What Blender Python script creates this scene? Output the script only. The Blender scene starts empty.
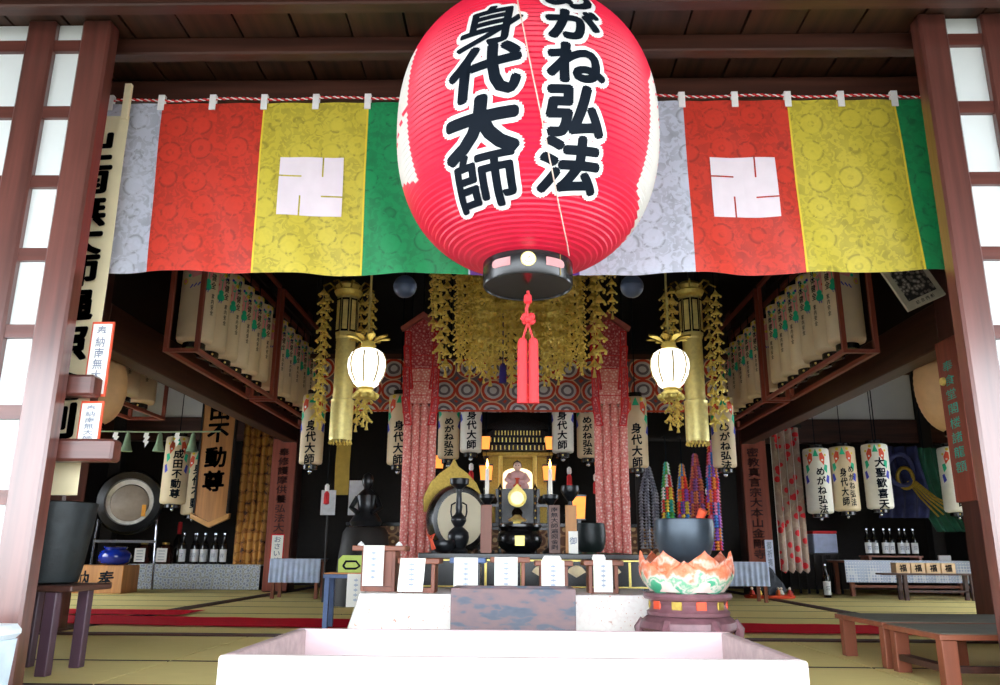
import bpy, bmesh, math, random
from math import sin, cos, pi, radians, sqrt, hypot
from mathutils import Vector, Matrix
random.seed(7)
SC = bpy.context.scene
COL = SC.collection

# ------------------------------------------------------------------ camera
cam_data = bpy.data.cameras.new('camera')
cam = bpy.data.objects.new('camera', cam_data)
COL.objects.link(cam)
cam_data.sensor_width = 36.0
cam_data.lens = 798.0 / 1000.0 * 36.0
cam_data.clip_start = 0.05
cam_data.clip_end = 200
EYE = 0.58
TH, PHI, ROLL = radians(14.8), radians(1.32), radians(0.4)
fw = Vector((-sin(PHI) * cos(TH), cos(PHI) * cos(TH), sin(TH)))
rt = Vector((cos(PHI), sin(PHI), 0))
up = rt.cross(fw)
r2 = rt * cos(ROLL) + up * sin(ROLL)
u2 = up * cos(ROLL) - rt * sin(ROLL)
M = Matrix((r2, u2, -fw)).transposed().to_4x4()
M.translation = Vector((0, 0, EYE))
cam.matrix_world = M
SC.camera = cam

# ------------------------------------------------------------------ sky, sun, exposure
SC.view_settings.view_transform = 'Standard'
SC.view_settings.look = 'None'
SC.view_settings.gamma = 1.0
SC.view_settings.use_curve_mapping = False
SC.view_settings.exposure = 1.0
world = bpy.data.worlds.new('world')
SC.world = world
world.use_nodes = True
wn = world.node_tree
bg = wn.nodes['Background']
bg.inputs[0].default_value = (0.86, 0.93, 1.0, 1)
bg.inputs[1].default_value = 6.0
sun_data = bpy.data.lights.new('sun', 'SUN')
sun_data.energy = 2.0
sun_data.angle = radians(1.0)
sun_data.color = (1.0, 0.95, 0.88)
sun = bpy.data.objects.new('sun', sun_data)
COL.objects.link(sun)
sun.rotation_euler = (radians(90 - 57), 0, radians(-14))   # from behind the viewer, high

# ------------------------------------------------------------------ materials
def lin(c):
    return tuple(((v / 255.0) / 12.92 if v / 255.0 <= 0.04045 else ((v / 255.0 + 0.055) / 1.055) ** 2.4) for v in c)

MATS = {}
def base_mat(name):
    m = bpy.data.materials.new(name)
    m.use_nodes = True
    b = m.node_tree.nodes['Principled BSDF']
    MATS[name] = m
    return m, m.node_tree, b

def P(name, rgb, rough=0.6, metal=0.0, var=0.12, scale=12.0, emit=0.0, bump=0.0, stretch=(1, 1, 1), trans=0.0, coat=0.0):
    """plain pigment with a little procedural unevenness"""
    if name in MATS:
        return MATS[name]
    m, nt, b = base_mat(name)
    c = lin(rgb)
    L = nt.links
    tc = nt.nodes.new('ShaderNodeTexCoord')
    mp = nt.nodes.new('ShaderNodeMapping')
    mp.inputs['Scale'].default_value = stretch
    L.new(tc.outputs['Object'], mp.inputs[0])
    nz = nt.nodes.new('ShaderNodeTexNoise')
    nz.inputs['Scale'].default_value = scale
    nz.inputs['Detail'].default_value = 4
    L.new(mp.outputs[0], nz.inputs['Vector'])
    rp = nt.nodes.new('ShaderNodeValToRGB')
    rp.color_ramp.elements[0].position = 0.3
    rp.color_ramp.elements[1].position = 0.7
    rp.color_ramp.elements[0].color = tuple(v * (1 - var) for v in c) + (1,)
    rp.color_ramp.elements[1].color = tuple(min(1, v * (1 + var)) for v in c) + (1,)
    L.new(nz.outputs['Fac'], rp.inputs[0])
    L.new(rp.outputs[0], b.inputs['Base Color'])
    b.inputs['Roughness'].default_value = rough
    b.inputs['Metallic'].default_value = metal
    if coat:
        b.inputs['Coat Weight'].default_value = coat
    if bump:
        bp = nt.nodes.new('ShaderNodeBump')
        bp.inputs['Strength'].default_value = bump
        bp.inputs['Distance'].default_value = 0.01
        L.new(nz.outputs['Fac'], bp.inputs['Height'])
        L.new(bp.outputs[0], b.inputs['Normal'])
    if emit:
        b.inputs['Emission Color'].default_value = c + (1,)
        b.inputs['Emission Strength'].default_value = emit
    return m

def W(name, rgb, rough=0.5, axis='Z', var=0.35, scale=7.0, bump=0.15):
    st = {'X': (0.06, 1, 1), 'Y': (1, 0.06, 1), 'Z': (1, 1, 0.06)}[axis]
    return P(name, rgb, rough, 0, var, scale * 3, bump=bump, stretch=st)

def ramp_mat(name, stops, scale, rand=1.0, rough=0.6, coords='Object', mapscale=(1, 1, 1), distort=0.0, feature='F1', metal=0.0, interp='CONSTANT'):
    """woven pattern: voronoi cells banded through a colour ramp"""
    m, nt, b = base_mat(name)
    L = nt.links
    tc = nt.nodes.new('ShaderNodeTexCoord')
    mp = nt.nodes.new('ShaderNodeMapping')
    mp.inputs['Scale'].default_value = mapscale
    L.new(tc.outputs[coords], mp.inputs[0])
    vec = mp.outputs[0]
    if distort:
        nz = nt.nodes.new('ShaderNodeTexNoise')
        nz.inputs['Scale'].default_value = scale * 2
        L.new(vec, nz.inputs['Vector'])
        mx = nt.nodes.new('ShaderNodeVectorMath'); mx.operation = 'MULTIPLY_ADD'
        L.new(nz.outputs['Color'], mx.inputs[0])
        mx.inputs[1].default_value = (distort,) * 3
        L.new(vec, mx.inputs[2])
        vec = mx.outputs[0]
    vo = nt.nodes.new('ShaderNodeTexVoronoi')
    vo.inputs['Scale'].default_value = scale
    vo.inputs['Randomness'].default_value = rand
    vo.feature = feature
    L.new(vec, vo.inputs['Vector'])
    rp = nt.nodes.new('ShaderNodeValToRGB')
    cr = rp.color_ramp
    cr.interpolation = interp
    while len(cr.elements) < len(stops):
        cr.elements.new(0.5)
    for e, (p, c) in zip(cr.elements, stops):
        e.position = p
        e.color = lin(c) + (1,)
    L.new(vo.outputs['Distance'], rp.inputs[0])
    L.new(rp.outputs[0], b.inputs['Base Color'])
    b.inputs['Roughness'].default_value = rough
    b.inputs['Metallic'].default_value = metal
    return m

def silk(name, rgb, k=0.68):
    """damask: large peony medallions and scrolls a shade darker than the ground"""
    m, nt, b = base_mat(name)
    L = nt.links
    tc = nt.nodes.new('ShaderNodeTexCoord')
    mp = nt.nodes.new('ShaderNodeMapping')
    mp.inputs['Scale'].default_value = (1, 0.0, 1)
    L.new(tc.outputs['Object'], mp.inputs[0])
    vo = nt.nodes.new('ShaderNodeTexVoronoi')
    vo.inputs['Scale'].default_value = 5.6
    vo.inputs['Randomness'].default_value = 0.35
    L.new(mp.outputs[0], vo.inputs['Vector'])
    nz = nt.nodes.new('ShaderNodeTexNoise')
    nz.inputs['Scale'].default_value = 22
    nz.inputs['Detail'].default_value = 3
    nz.inputs['Distortion'].default_value = 1.4
    L.new(mp.outputs[0], nz.inputs['Vector'])
    r1 = nt.nodes.new('ShaderNodeValToRGB'); r1.color_ramp.interpolation = 'LINEAR'
    cr = r1.color_ramp
    for p, v in ((0.02, 0.0), (0.10, 0.55), (0.14, 0.1), (0.30, 0.15), (0.36, 0.9), (0.40, 0.35), (0.6, 0.5)):
        e = cr.elements.new(p); e.color = (v, v, v, 1)
    L.new(vo.outputs['Distance'], r1.inputs[0])
    r2_ = nt.nodes.new('ShaderNodeValToRGB')
    cr = r2_.color_ramp
    cr.elements[0].position = 0.47; cr.elements[0].color = (0, 0, 0, 1)
    cr.elements[1].position = 0.53; cr.elements[1].color = (1, 1, 1, 1)
    L.new(nz.outputs['Fac'], r2_.inputs[0])
    mul = nt.nodes.new('ShaderNodeMath'); mul.operation = 'MULTIPLY'
    L.new(r1.outputs[0], mul.inputs[0])
    ad = nt.nodes.new('ShaderNodeMath'); ad.operation = 'MULTIPLY_ADD'
    L.new(r2_.outputs[0], ad.inputs[0]); ad.inputs[1].default_value = 0.8; ad.inputs[2].default_value = 0.35
    L.new(ad.outputs[0], mul.inputs[1])
    mix = nt.nodes.new('ShaderNodeMix'); mix.data_type = 'RGBA'
    c = lin(rgb)
    mix.inputs[6].default_value = c + (1,)
    mix.inputs[7].default_value = tuple(v * k for v in c) + (1,)
    L.new(mul.outputs[0], mix.inputs[0])
    L.new(mix.outputs[2], b.inputs['Base Color'])
    b.inputs['Roughness'].default_value = 0.45
    b.inputs['Sheen Weight'].default_value = 0.2
    return m

wood_post = W('wood_post', (96, 54, 46), 0.30, 'Z', 0.3)
wood_postx = W('wood_rail', (96, 54, 46), 0.30, 'X', 0.3)
wood_pillar = W('wood_pillar', (74, 40, 33), 0.4, 'Z', 0.35)
wood_dark = W('wood_dark', (66, 38, 30), 0.45, 'Y', 0.4)
wood_darkx = W('wood_dark_cross', (70, 40, 30), 0.4, 'X', 0.4)
for m_ in (wood_post,):
    b_ = m_.node_tree.nodes['Principled BSDF']; b_.inputs['Coat Weight'].default_value = 0.9; b_.inputs['Coat Roughness'].default_value = 0.18
wood_black = P('wood_black', (22, 16, 14), 0.6, var=0.3)
wood_red = W('wood_red', (132, 62, 46), 0.45, 'Y', 0.25)
wood_redz = W('wood_red_upright', (132, 62, 46), 0.45, 'Z', 0.25)
wood_brown = W('wood_brown', (132, 74, 50), 0.45, 'X', 0.2)
wood_brownz = W('wood_brown_upright', (128, 70, 48), 0.45, 'Z', 0.2)
wood_grey = W('wood_weathered', (172, 150, 148), 0.6, 'X', 0.15)
wood_pale = W('wood_pale', (230, 220, 216), 0.6, 'X', 0.12)
wood_honey = W('wood_honey', (186, 128, 70), 0.5, 'Z', 0.2)
wood_plank = W('ceiling_plank', (58, 34, 20), 0.5, 'Y', 0.55)
paper_pane = P('paper_pane', (226, 232, 230), 0.7, var=0.03, scale=3)
paper = P('paper', (240, 238, 230), 0.8, var=0.02)
cream = P('cream_cloth', (236, 222, 180), 0.8, var=0.04)
ink = P('ink', (20, 27, 36), 0.5, var=0.1)
ink_grey = P('ink_grey', (120, 130, 150), 0.7, var=0.05)
white_paint = P('white_paint', (245, 243, 240), 0.6, var=0.02)
lan_white = P('lantern_white', (238, 236, 224), 0.6, var=0.04)
lan_cream = P('lantern_cream', (226, 206, 170), 0.65, var=0.06, scale=6)
lan_red = P('lantern_red', (226, 26, 62), 0.42, var=0.06, scale=4)
lacquer = P('black_lacquer', (12, 12, 14), 0.25, var=0.2)
bronze = P('dark_bronze', (34, 36, 40), 0.3, 0.35, var=0.3, scale=20)
bronze_grey = P('grey_bronze', (62, 72, 82), 0.38, 0.45, var=0.2, scale=9)
pot_dark = P('dark_pot_metal', (26, 33, 35), 0.45, 0.3, var=0.35, scale=18, bump=0.3)
gold = P('gold', (246, 222, 124), 0.42, 0.35, var=0.12, scale=30)
gold_pale = P('gold_pale', (246, 230, 152), 0.42, 0.35, var=0.1, scale=25)
gold_dull = P('gold_dull', (166, 140, 62), 0.45, 0.6, var=0.25, scale=40)
chrome = P('chrome', (180, 185, 195), 0.15, 0.9, var=0.05)
red_cloth = P('red_cloth', (214, 38, 46), 0.75, var=0.08)
tassel_red = P('tassel_red', (212, 50, 54), 0.75, var=0.14, scale=60, stretch=(6, 6, 0.2))
purple_cloth = P('purple_cloth', (48, 30, 120), 0.7, var=0.2)
carpet_red = P('carpet_red', (206, 12, 38), 0.9, var=0.1, scale=40)
tatami = P('tatami_straw', (230, 212, 142), 0.75, var=0.07, scale=60, stretch=(0.1, 3, 1), bump=0.1)
tatami_tape = P('tatami_tape', (58, 48, 44), 0.8, var=0.1)
plaster = P('plaster', (205, 205, 205), 0.9, var=0.05, scale=2)
stone = P('stone', (120, 117, 110), 0.85, var=0.12, scale=5)
gravel = P('gravel', (96, 93, 86), 0.9, var=0.2, scale=60)
steel_blue = P('steel_blue', (88, 104, 134), 0.4, 0.2, var=0.06)
amber = P('amber_glow', (255, 150, 66), 0.6, emit=0.75, var=0.15, scale=8)
glow_white = P('lamp_glass', (255, 250, 236), 0.3, emit=1.1, var=0.02)
flame = P('flame', (255, 190, 90), 0.5, emit=12)
candle_wax = P('candle_wax', (245, 238, 225), 0.5, var=0.02)
green_paint = P('green_paint', (22, 190, 140), 0.6, var=0.06)
blue_paint = P('blue_paint', (60, 70, 190), 0.6, var=0.1)
pink_paint = P('pink_paint', (232, 150, 150), 0.6, var=0.1)
yellow_paint = P('yellow_paint', (232, 206, 60), 0.6, var=0.08)
orange_paint = P('orange_paint', (224, 84, 50), 0.6, var=0.1)
turquoise = P('turquoise_paint', (40, 170, 150), 0.6, var=0.1)
green_cloth = P('green_cloth', (16, 130, 84), 0.8, var=0.15)
blue_glass = P('blue_glaze', (20, 44, 150), 0.12, var=0.25, coat=0.6)
bottle_glass = P('bottle_glass', (12, 12, 12), 0.12, var=0.2, coat=0.6)
label_white = P('bottle_label', (228, 230, 232), 0.7, var=0.05)
skin_drum = P('drum_skin', (222, 212, 184), 0.7, var=0.06, scale=4)
blue_lacquer = P('blue_painted_wood', (80, 104, 150), 0.5, var=0.1)
table_mat = P('table_mat', (104, 104, 92), 0.8, var=0.1)

def paint(rgb):
    return P('paint_%d_%d_%d' % rgb, rgb, 0.7, var=0.1)

for m_ in (tatami, carpet_red, tatami_tape, ink): m_.node_tree.nodes['Principled BSDF'].inputs['Specular IOR Level'].default_value = 0.05
silk_white = silk('silk_white', (206, 210, 224), 0.5)
silk_red = silk('silk_red', (216, 56, 34), 0.48)
silk_yellow = silk('silk_yellow', (212, 194, 60), 0.5)
silk_green = silk('silk_green', (10, 150, 86), 0.5)
silk_purple = silk('silk_purple', (104, 62, 150), 0.62)
brocade_red = ramp_mat('brocade_red', [(0, (232, 190, 186)), (0.22, (206, 96, 100)), (0.5, (182, 50, 62)), (0.72, (222, 150, 150))], 26, 0.7, 0.6)
brocade_rose = ramp_mat('brocade_rose', [(0, (248, 222, 214)), (0.25, (234, 156, 146)), (0.5, (222, 120, 116)), (0.75, (240, 186, 176))], 30, 0.8, 0.6)
brocade_valance = ramp_mat('brocade_valance', [(0, (222, 222, 228)), (0.16, (120, 110, 122)), (0.26, (214, 208, 212)), (0.36, (206, 66, 40)), (0.47, (232, 190, 160)), (0.52, (110, 92, 104)), (0.64, (206, 66, 40))], 3.4, 0.12, 0.6, mapscale=(1.0, 0, 1.12), distort=0.03)
brocade_brown = ramp_mat('brocade_brown', [(0, (206, 176, 130)), (0.2, (110, 74, 52)), (0.45, (164, 128, 92)), (0.6, (78, 50, 40))], 7, 0.2, 0.6)
brocade_white = ramp_mat('brocade_white', [(0, (226, 190, 176)), (0.12, (252, 248, 246)), (0.62, (248, 242, 240)), (0.9, (214, 170, 156))], 36, 1.0, 0.7)
brocade_silver = ramp_mat('brocade_silver', [(0, (150, 158, 172)), (0.3, (200, 206, 214)), (0.5, (168, 170, 160)), (0.7, (214, 218, 222))], 15, 0.5, 0.7)
check_cloth = ramp_mat('check_cloth', [(0, (214, 222, 236)), (0.34, (168, 184, 214)), (0.5, (226, 230, 238))], 24, 0.0, 0.8, mapscale=(1, 1, 1))
curtain_gold = ramp_mat('curtain_gold', [(0, (206, 150, 72)), (0.46, (168, 110, 52)), (0.62, (66, 36, 28))], 6.5, 0.3, 0.6, distort=0.1)
curtain_red = ramp_mat('curtain_red', [(0, (226, 44, 56)), (0.34, (176, 150, 136)), (0.7, (190, 168, 150))], 7.5, 1.0, 0.8)
stain_wood = ramp_mat('stained_wood', [(0, (74, 84, 100)), (0.30, (86, 92, 106)), (0.44, (112, 96, 102)), (0.7, (124, 100, 102))], 5.5, 1.0, 0.6, distort=0.35, mapscale=(0.7, 1, 1.8), interp='LINEAR')
photo_print = ramp_mat('photo_print', [(0, (190, 182, 170)), (0.3, (120, 112, 104)), (0.55, (40, 38, 36))], 34, 1.0, 0.5)

# ------------------------------------------------------------------ mesh builder
class MB:
    def __init__(self):
        self.v = []; self.f = []; self.mi = []; self.cur = 0
    def add(self, vs, fs):
        o = len(self.v)
        self.v += [tuple(p) for p in vs]
        for f in fs:
            self.f.append(tuple(i + o for i in f)); self.mi.append(self.cur)
        return self
    def box(self, x0, x1, y0, y1, z0, z1, bev=0.0):
        if bev:
            bm = bmesh.new()
            bmesh.ops.create_cube(bm, size=1)
            for v in bm.verts:
                v.co = Vector(((x0 + x1) / 2 + v.co.x * (x1 - x0), (y0 + y1) / 2 + v.co.y * (y1 - y0), (z0 + z1) / 2 + v.co.z * (z1 - z0)))
            bmesh.ops.bevel(bm, geom=bm.edges[:], offset=bev, segments=1, affect='EDGES', profile=0.5)
            bm.verts.index_update()
            self.add([v.co[:] for v in bm.verts], [[v.index for v in f.verts] for f in bm.faces])
            bm.free()
            return self
        vs = [(x, y, z) for z in (z0, z1) for y in (y0, y1) for x in (x0, x1)]
        return self.add(vs, [(0, 2, 3, 1), (4, 5, 7, 6), (0, 1, 5, 4), (2, 6, 7, 3), (0, 4, 6, 2), (1, 3, 7, 5)])
    def hexa(self, lo, hi):
        """a block from four lower and four upper corners (counter-clockwise)"""
        return self.add(list(lo) + list(hi), [(3, 2, 1, 0), (4, 5, 6, 7), (0, 1, 5, 4), (1, 2, 6, 5), (2, 3, 7, 6), (3, 0, 4, 7)])
    def prism(self, poly, y0, y1):
        n = len(poly)
        vs = [(x, y0, z) for x, z in poly] + [(x, y1, z) for x, z in poly]
        fs = [tuple(range(n)), tuple(range(2 * n - 1, n - 1, -1))]
        fs += [(i, i + n, (i + 1) % n + n, (i + 1) % n) for i in range(n)]
        return self.add(vs, fs)
    def prismz(self, poly, z0, z1):
        n = len(poly)
        vs = [(x, y, z0) for x, y in poly] + [(x, y, z1) for x, y in poly]
        fs = [tuple(range(n - 1, -1, -1)), tuple(range(n, 2 * n))]
        fs += [(i, (i + 1) % n, (i + 1) % n + n, i + n) for i in range(n)]
        return self.add(vs, fs)
    def lathe(self, prof, n=24, c=(0, 0, 0), sx=1, sy=1, wob=None):
        vs = []; fs = []
        for k, (r, z) in enumerate(prof):
            for i in range(n):
                a = 2 * pi * i / n
                w = 1 if wob is None else wob(a, k / (len(prof) - 1))
                vs.append((c[0] + r * sx * w * cos(a), c[1] + r * sy * w * sin(a), c[2] + z))
        for k in range(len(prof) - 1):
            for i in range(n):
                j = (i + 1) % n
                fs.append((k * n + i, k * n + j, (k + 1) * n + j, (k + 1) * n + i))
        if prof[0] == prof[-1]: return self.add(vs, fs)
        if prof[0][0] > 1e-6: fs.append(tuple(range(n - 1, -1, -1)))
        if prof[-1][0] > 1e-6: fs.append(tuple((len(prof) - 1) * n + i for i in range(n)))
        return self.add(vs, fs)
    def ball(self, c, r, n=10, m=6, sz=1.0):
        return self.lathe([(max(r * sin(pi * k / m), 1e-7), -r * sz * cos(pi * k / m)) for k in range(m + 1)], n, c)
    def tube(self, pts, r, n=6, radii=None):
        pts = [Vector(p) for p in pts]
        vs = []; fs = []
        t0 = (pts[1] - pts[0]).normalized()
        ref = Vector((0, 0, 1)) if abs(t0.z) < 0.9 else Vector((1, 0, 0))
        nx = t0.cross(ref).normalized()
        for k, p in enumerate(pts):
            t = (pts[min(k + 1, len(pts) - 1)] - pts[max(k - 1, 0)]).normalized()
            nx = (nx - t * nx.dot(t)).normalized()
            ny = t.cross(nx)
            rr = radii[k] if radii else r
            for i in range(n):
                a = 2 * pi * i / n
                vs.append(p + nx * (rr * cos(a)) + ny * (rr * sin(a)))
        for k in range(len(pts) - 1):
            for i in range(n):
                j = (i + 1) % n
                fs.append((k * n + i, k * n + j, (k + 1) * n + j, (k + 1) * n + i))
        fs.append(tuple(range(n - 1, -1, -1)))
        fs.append(tuple((len(pts) - 1) * n + i for i in range(n)))
        return self.add(vs, fs)
    def grid(self, fn, nu, nv, thick=0.0, skip=None):
        us = nu if isinstance(nu, (list, tuple)) else [i / nu for i in range(nu + 1)]
        vs_ = nv if isinstance(nv, (list, tuple)) else [i / nv for i in range(nv + 1)]
        A = len(us); B = len(vs_)
        vs = [fn(u, v) for v in vs_ for u in us]
        fs = []
        for j in range(B - 1):
            for i in range(A - 1):
                if skip and skip(i, j): continue
                fs.append((j * A + i, j * A + i + 1, (j + 1) * A + i + 1, (j + 1) * A + i))
        if thick:
            n = len(vs)
            vs2 = [(x, y + thick, z) for x, y, z in vs]
            fs2 = [tuple(i + n for i in reversed(f)) for f in fs]
            rim = []
            for i in range(A - 1):
                rim += [(i + 1, i, i + n, i + 1 + n), ((B - 1) * A + i, (B - 1) * A + i + 1, (B - 1) * A + i + 1 + n, (B - 1) * A + i + n)]
            for j in range(B - 1):
                rim += [(j * A, (j + 1) * A, (j + 1) * A + n, j * A + n), ((j + 1) * A + A - 1, j * A + A - 1, j * A + A - 1 + n, (j + 1) * A + A - 1 + n)]
            vs += vs2; fs += fs2 + rim
        return self.add(vs, fs)
    def mesh(self, name, mats, smooth=False, angle=None):
        me = bpy.data.meshes.new(name)
        me.from_pydata(self.v, [], self.f)
        for m in (mats if isinstance(mats, (list, tuple)) else [mats]):
            me.materials.append(m)
        me.polygons.foreach_set('material_index', self.mi)
        bm = bmesh.new(); bm.from_mesh(me)
        bmesh.ops.recalc_face_normals(bm, faces=bm.faces[:])
        bm.to_mesh(me); bm.free()
        if smooth:
            me.polygons.foreach_set('use_smooth', [True] * len(me.polygons))
            me.set_sharp_from_angle(angle=radians(angle or 40))
        me.update()
        return me
    def build(self, name, mats, parent=None, smooth=False, angle=None):
        return link(name, self.mesh(name, mats, smooth, angle), parent)

def link(name, me, parent=None, loc=None, rotz=None):
    o = bpy.data.objects.new(name, me)
    COL.objects.link(o)
    o.parent = parent
    if loc is not None: o.location = loc
    if rotz is not None: o.rotation_euler = (0, 0, rotz)
    return o

def tag(o, label, cat, group=None):
    o['label'] = label; o['category'] = cat
    if group: o['group'] = group
    return o

def thing(name, label, cat, loc=(0, 0, 0), rotz=0.0, group=None):
    o = bpy.data.objects.new(name, None)
    o.empty_display_size = 0.1
    COL.objects.link(o)
    o.location = loc; o.rotation_euler = (0, 0, rotz)
    return tag(o, label, cat, group)

def struct(name, mb, m, smooth=False):
    o = mb.build(name, m, None, smooth)
    o['kind'] = 'structure'
    return o

def copy_tree(o, parent=None):
    c = o.copy(); COL.objects.link(c); c.parent = parent
    for ch in o.children:
        copy_tree(ch, c)
    return c

def dup(root, loc, rotz=0.0, label=None):
    c = copy_tree(root)
    c.location = loc; c.rotation_euler = (0, 0, rotz)
    if label: c['label'] = label
    return c

# ------------------------------------------------------------------ lettering
_fc = bpy.data.curves.new('glyph', 'FONT')
_fo = bpy.data.objects.new('glyph', _fc)
COL.objects.link(_fo)
GL = {}
def glyph(ch, off=0.0):
    key = (ch, off)
    if key not in GL:
        _fc.body = ch; _fc.offset = off; _fc.resolution_u = 3
        bpy.context.view_layer.update()
        ev = _fo.evaluated_get(bpy.context.evaluated_depsgraph_get())
        me = ev.to_mesh()
        GL[key] = ([(v.co.x - 0.5, v.co.y - 0.38) for v in me.vertices], [tuple(p.vertices) for p in me.polygons])
        ev.to_mesh_clear()
    return GL[key]

def flat_polys(items, off=0.0, shear=0.0, fat=0.0):
    """items: (char, cx, cz, sx, sz) -> 2-d faces; fat > 0 thickens the strokes by stacked shifted copies"""
    vs = []; fs = []
    ns = 8 if fat < .014 else 16
    shifts = [(0, 0)] if not fat else [(fat * cos(2 * k * pi / ns), fat * sin(2 * k * pi / ns)) for k in range(ns)] + [(0, 0)]
    for ch, cx, cz, sx, sz in items:
        gv, gf = glyph(ch, off)
        for dx, dz in shifts:
            o = len(vs)
            vs += [(cx + x * sx + dx, cz + (y + shear * x) * sz + dz) for x, y in gv]
            fs += [tuple(i + o for i in f) for f in gf]
    return vs, fs

def mapped(vs, fs, fn, step=None, bounds=None):
    """cut 2-d faces on a grid of the given step and carry them onto a surface by fn(u, v)"""
    bm = bmesh.new()
    bv = [bm.verts.new((x, 0, z)) for x, z in vs]
    for f in fs:
        try: bm.faces.new([bv[i] for i in f])
        except ValueError: pass
    if step:
        for ax in (0, 2):
            lo = min(v.co[ax] for v in bm.verts); hi = max(v.co[ax] for v in bm.verts)
            k = math.floor(lo / step) + 1
            while k * step < hi:
                co = [0, 0, 0]; co[ax] = k * step
                no = [0, 0, 0]; no[ax] = 1
                bmesh.ops.bisect_plane(bm, geom=bm.verts[:] + bm.edges[:] + bm.faces[:], plane_co=co, plane_no=no, dist=1e-6)
                k += 1
    bm.verts.index_update()
    out = ([fn(v.co.x, v.co.z) for v in bm.verts], [tuple(v.index for v in f.verts) for f in bm.faces])
    bm.free()
    return out

def column(text, x, z_top, pitch, sx, sz=None):
    return [(c, x, z_top - pitch * (i + 0.5), sx, sz or pitch * 0.95) for i, c in enumerate(text)]

def lettering(name, items, m, parent, y=0.0, off=0.012, shear=0.06, fat=0.0):
    """flat writing on the plane y = const of its thing, facing -Y"""
    mb = MB()
    mb.add(*mapped(*flat_polys(items, off, shear, fat), lambda u, v: (u, y, v)))
    return mb.build(name, m, parent)

# ================================================================== SETTING
struct('ground', MB().box(-30, 30, -30, 2.2, -1.0, -0.9), gravel)
struct('stone_platform', MB().box(-9, 9, 2.2, 3.8, -1.0, -0.45, 0.02), stone)
floor = struct('floor', MB().box(-7.6, 7.6, 3.8, 15.0, -0.5, -0.04), wood_black)
struct('floor_edge_beam', MB().box(-7.6, 7.6, 3.66, 3.8, -0.45, 0.0, 0.01), wood_darkx)
# tatami: each mat a part of the floor, its two long edges bound in dark tape
mat_me = {}
def mat_piece(x0, x1, y0, y1):
    w = round(x1 - x0, 3); d = round(y1 - y0, 3)
    if (w, d) not in mat_me:
        g = 0.006
        mat_me[(w, d)] = (MB().box(g, w - g, 0.018, d - 0.018, -0.045, 0.0).mesh('tatami_mat', tatami),
                          MB().box(g, w - g, 0.002, 0.0178, -0.045, 0.001).box(g, w - g, d - 0.0178, d - 0.002, -0.045, 0.001).mesh('edge_tape', tatami_tape))
    a, b = mat_me[(w, d)]
    m_ = link('tatami_mat', a, floor, (x0, y0, 0))
    link('edge_tape', b, m_)
for (y0, y1) in ((3.8, 4.62), (4.62, 5.94)):
    for k in range(-4, 4):
        mat_piece(k * 1.9, (k + 1) * 1.9, y0, y1)
for j in range(9):
    y0 = 6.12 + j * 0.985
    for k in range(-2, 2):
        x = k * 1.69 + (0.0 if j % 2 else 0.0)
        mat_piece(x, x + 1.69, y0, y0 + 0.985)
    for s in (-1, 1):
        a, b = sorted((s * 3.58, s * 5.58)); mat_piece(a, b, y0, y0 + 0.985)
        a, b = sorted((s * 5.58, s * 7.58)); mat_piece(a, b, y0, y0 + 0.985)

def sill(name, x0, x1, y0, y1, alongx):
    mb = MB().box(x0, x1, y0, y1, -0.045, 0.0)
    for k in range(3):
        if alongx:
            d = (y1 - y0) / 6; mb.box(x0, x1, y0 + d * (2 * k + 0.3), y0 + d * (2 * k + 1.3), 0.0, 0.008)
        else:
            d = (x1 - x0) / 6; mb.box(x0 + d * (2 * k + 0.3), x0 + d * (2 * k + 1.3), y0, y1, 0.0, 0.008)
    return struct(name, mb, wood_darkx if alongx else wood_dark)
sill('trim_1', -7.5, 7.5, 5.95, 6.11, True)
sill('trim_2', -3.57, -3.39, 6.12, 14.98, False)
sill('trim_3', 3.39, 3.57, 6.12, 14.98, False)

struct('wall_back', MB().box(-7.6, 7.6, 15.0, 15.1, 0, 4.4), wood_black)
# side walls with out-of-view openings added to let daylight into the hall
WY0, WY1, WZ0, WZ1 = 7.2, 10.8, 0.35, 2.25
for nm, x0, x1, wn_ in (('wall_left', -7.7, -7.6, 'added_window_3'), ('wall_right', 7.6, 7.7, 'added_window_4')):
    w_ = MB()
    w_.box(x0, x1, 3.7, WY0, -0.45, 4.4); w_.box(x0, x1, WY1, 15.1, -0.45, 4.4)
    w_.box(x0, x1, WY0, WY1, -0.45, WZ0); w_.box(x0, x1, WY0, WY1, WZ1, 4.4)
    struct(nm, w_, wood_black)
    fr = MB().box(x0 - .02, x1 + .02, WY0, WY1, WZ0, WZ0 + .06).box(x0 - .02, x1 + .02, WY0, WY1, WZ1 - .06, WZ1).build(wn_, wood_dark)
    fr['kind'] = 'structure'
    for k in range(5):
        y = WY0 + (WY1 - WY0 - .06) * k / 4
        MB().box(x0 - .02, x1 + .02, y, y + .06, WZ0 + .061, WZ1 - .061).build('mullion', wood_post, fr)
struct('ceiling', MB().box(-7.7, 7.7, 4.15, 15.1, 4.4, 4.5), wood_black)
for s, nm in ((-1, 'wall_front_west'), (1, 'wall_front_east')):
    a, b = sorted((s * 3.72, s * 7.6))
    struct(nm, MB().box(a, b, 3.62, 3.72, -0.45, 3.3), plaster)
struct('wall_above_lintel', MB().box(-7.7, 7.7, 4.32, 4.42, 3.1, 4.4), wood_black)
struct('lintel_beam', MB().box(-7.6, 7.6, 4.12, 4.32, 3.13, 3.27, 0.008), wood_darkx)
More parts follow.
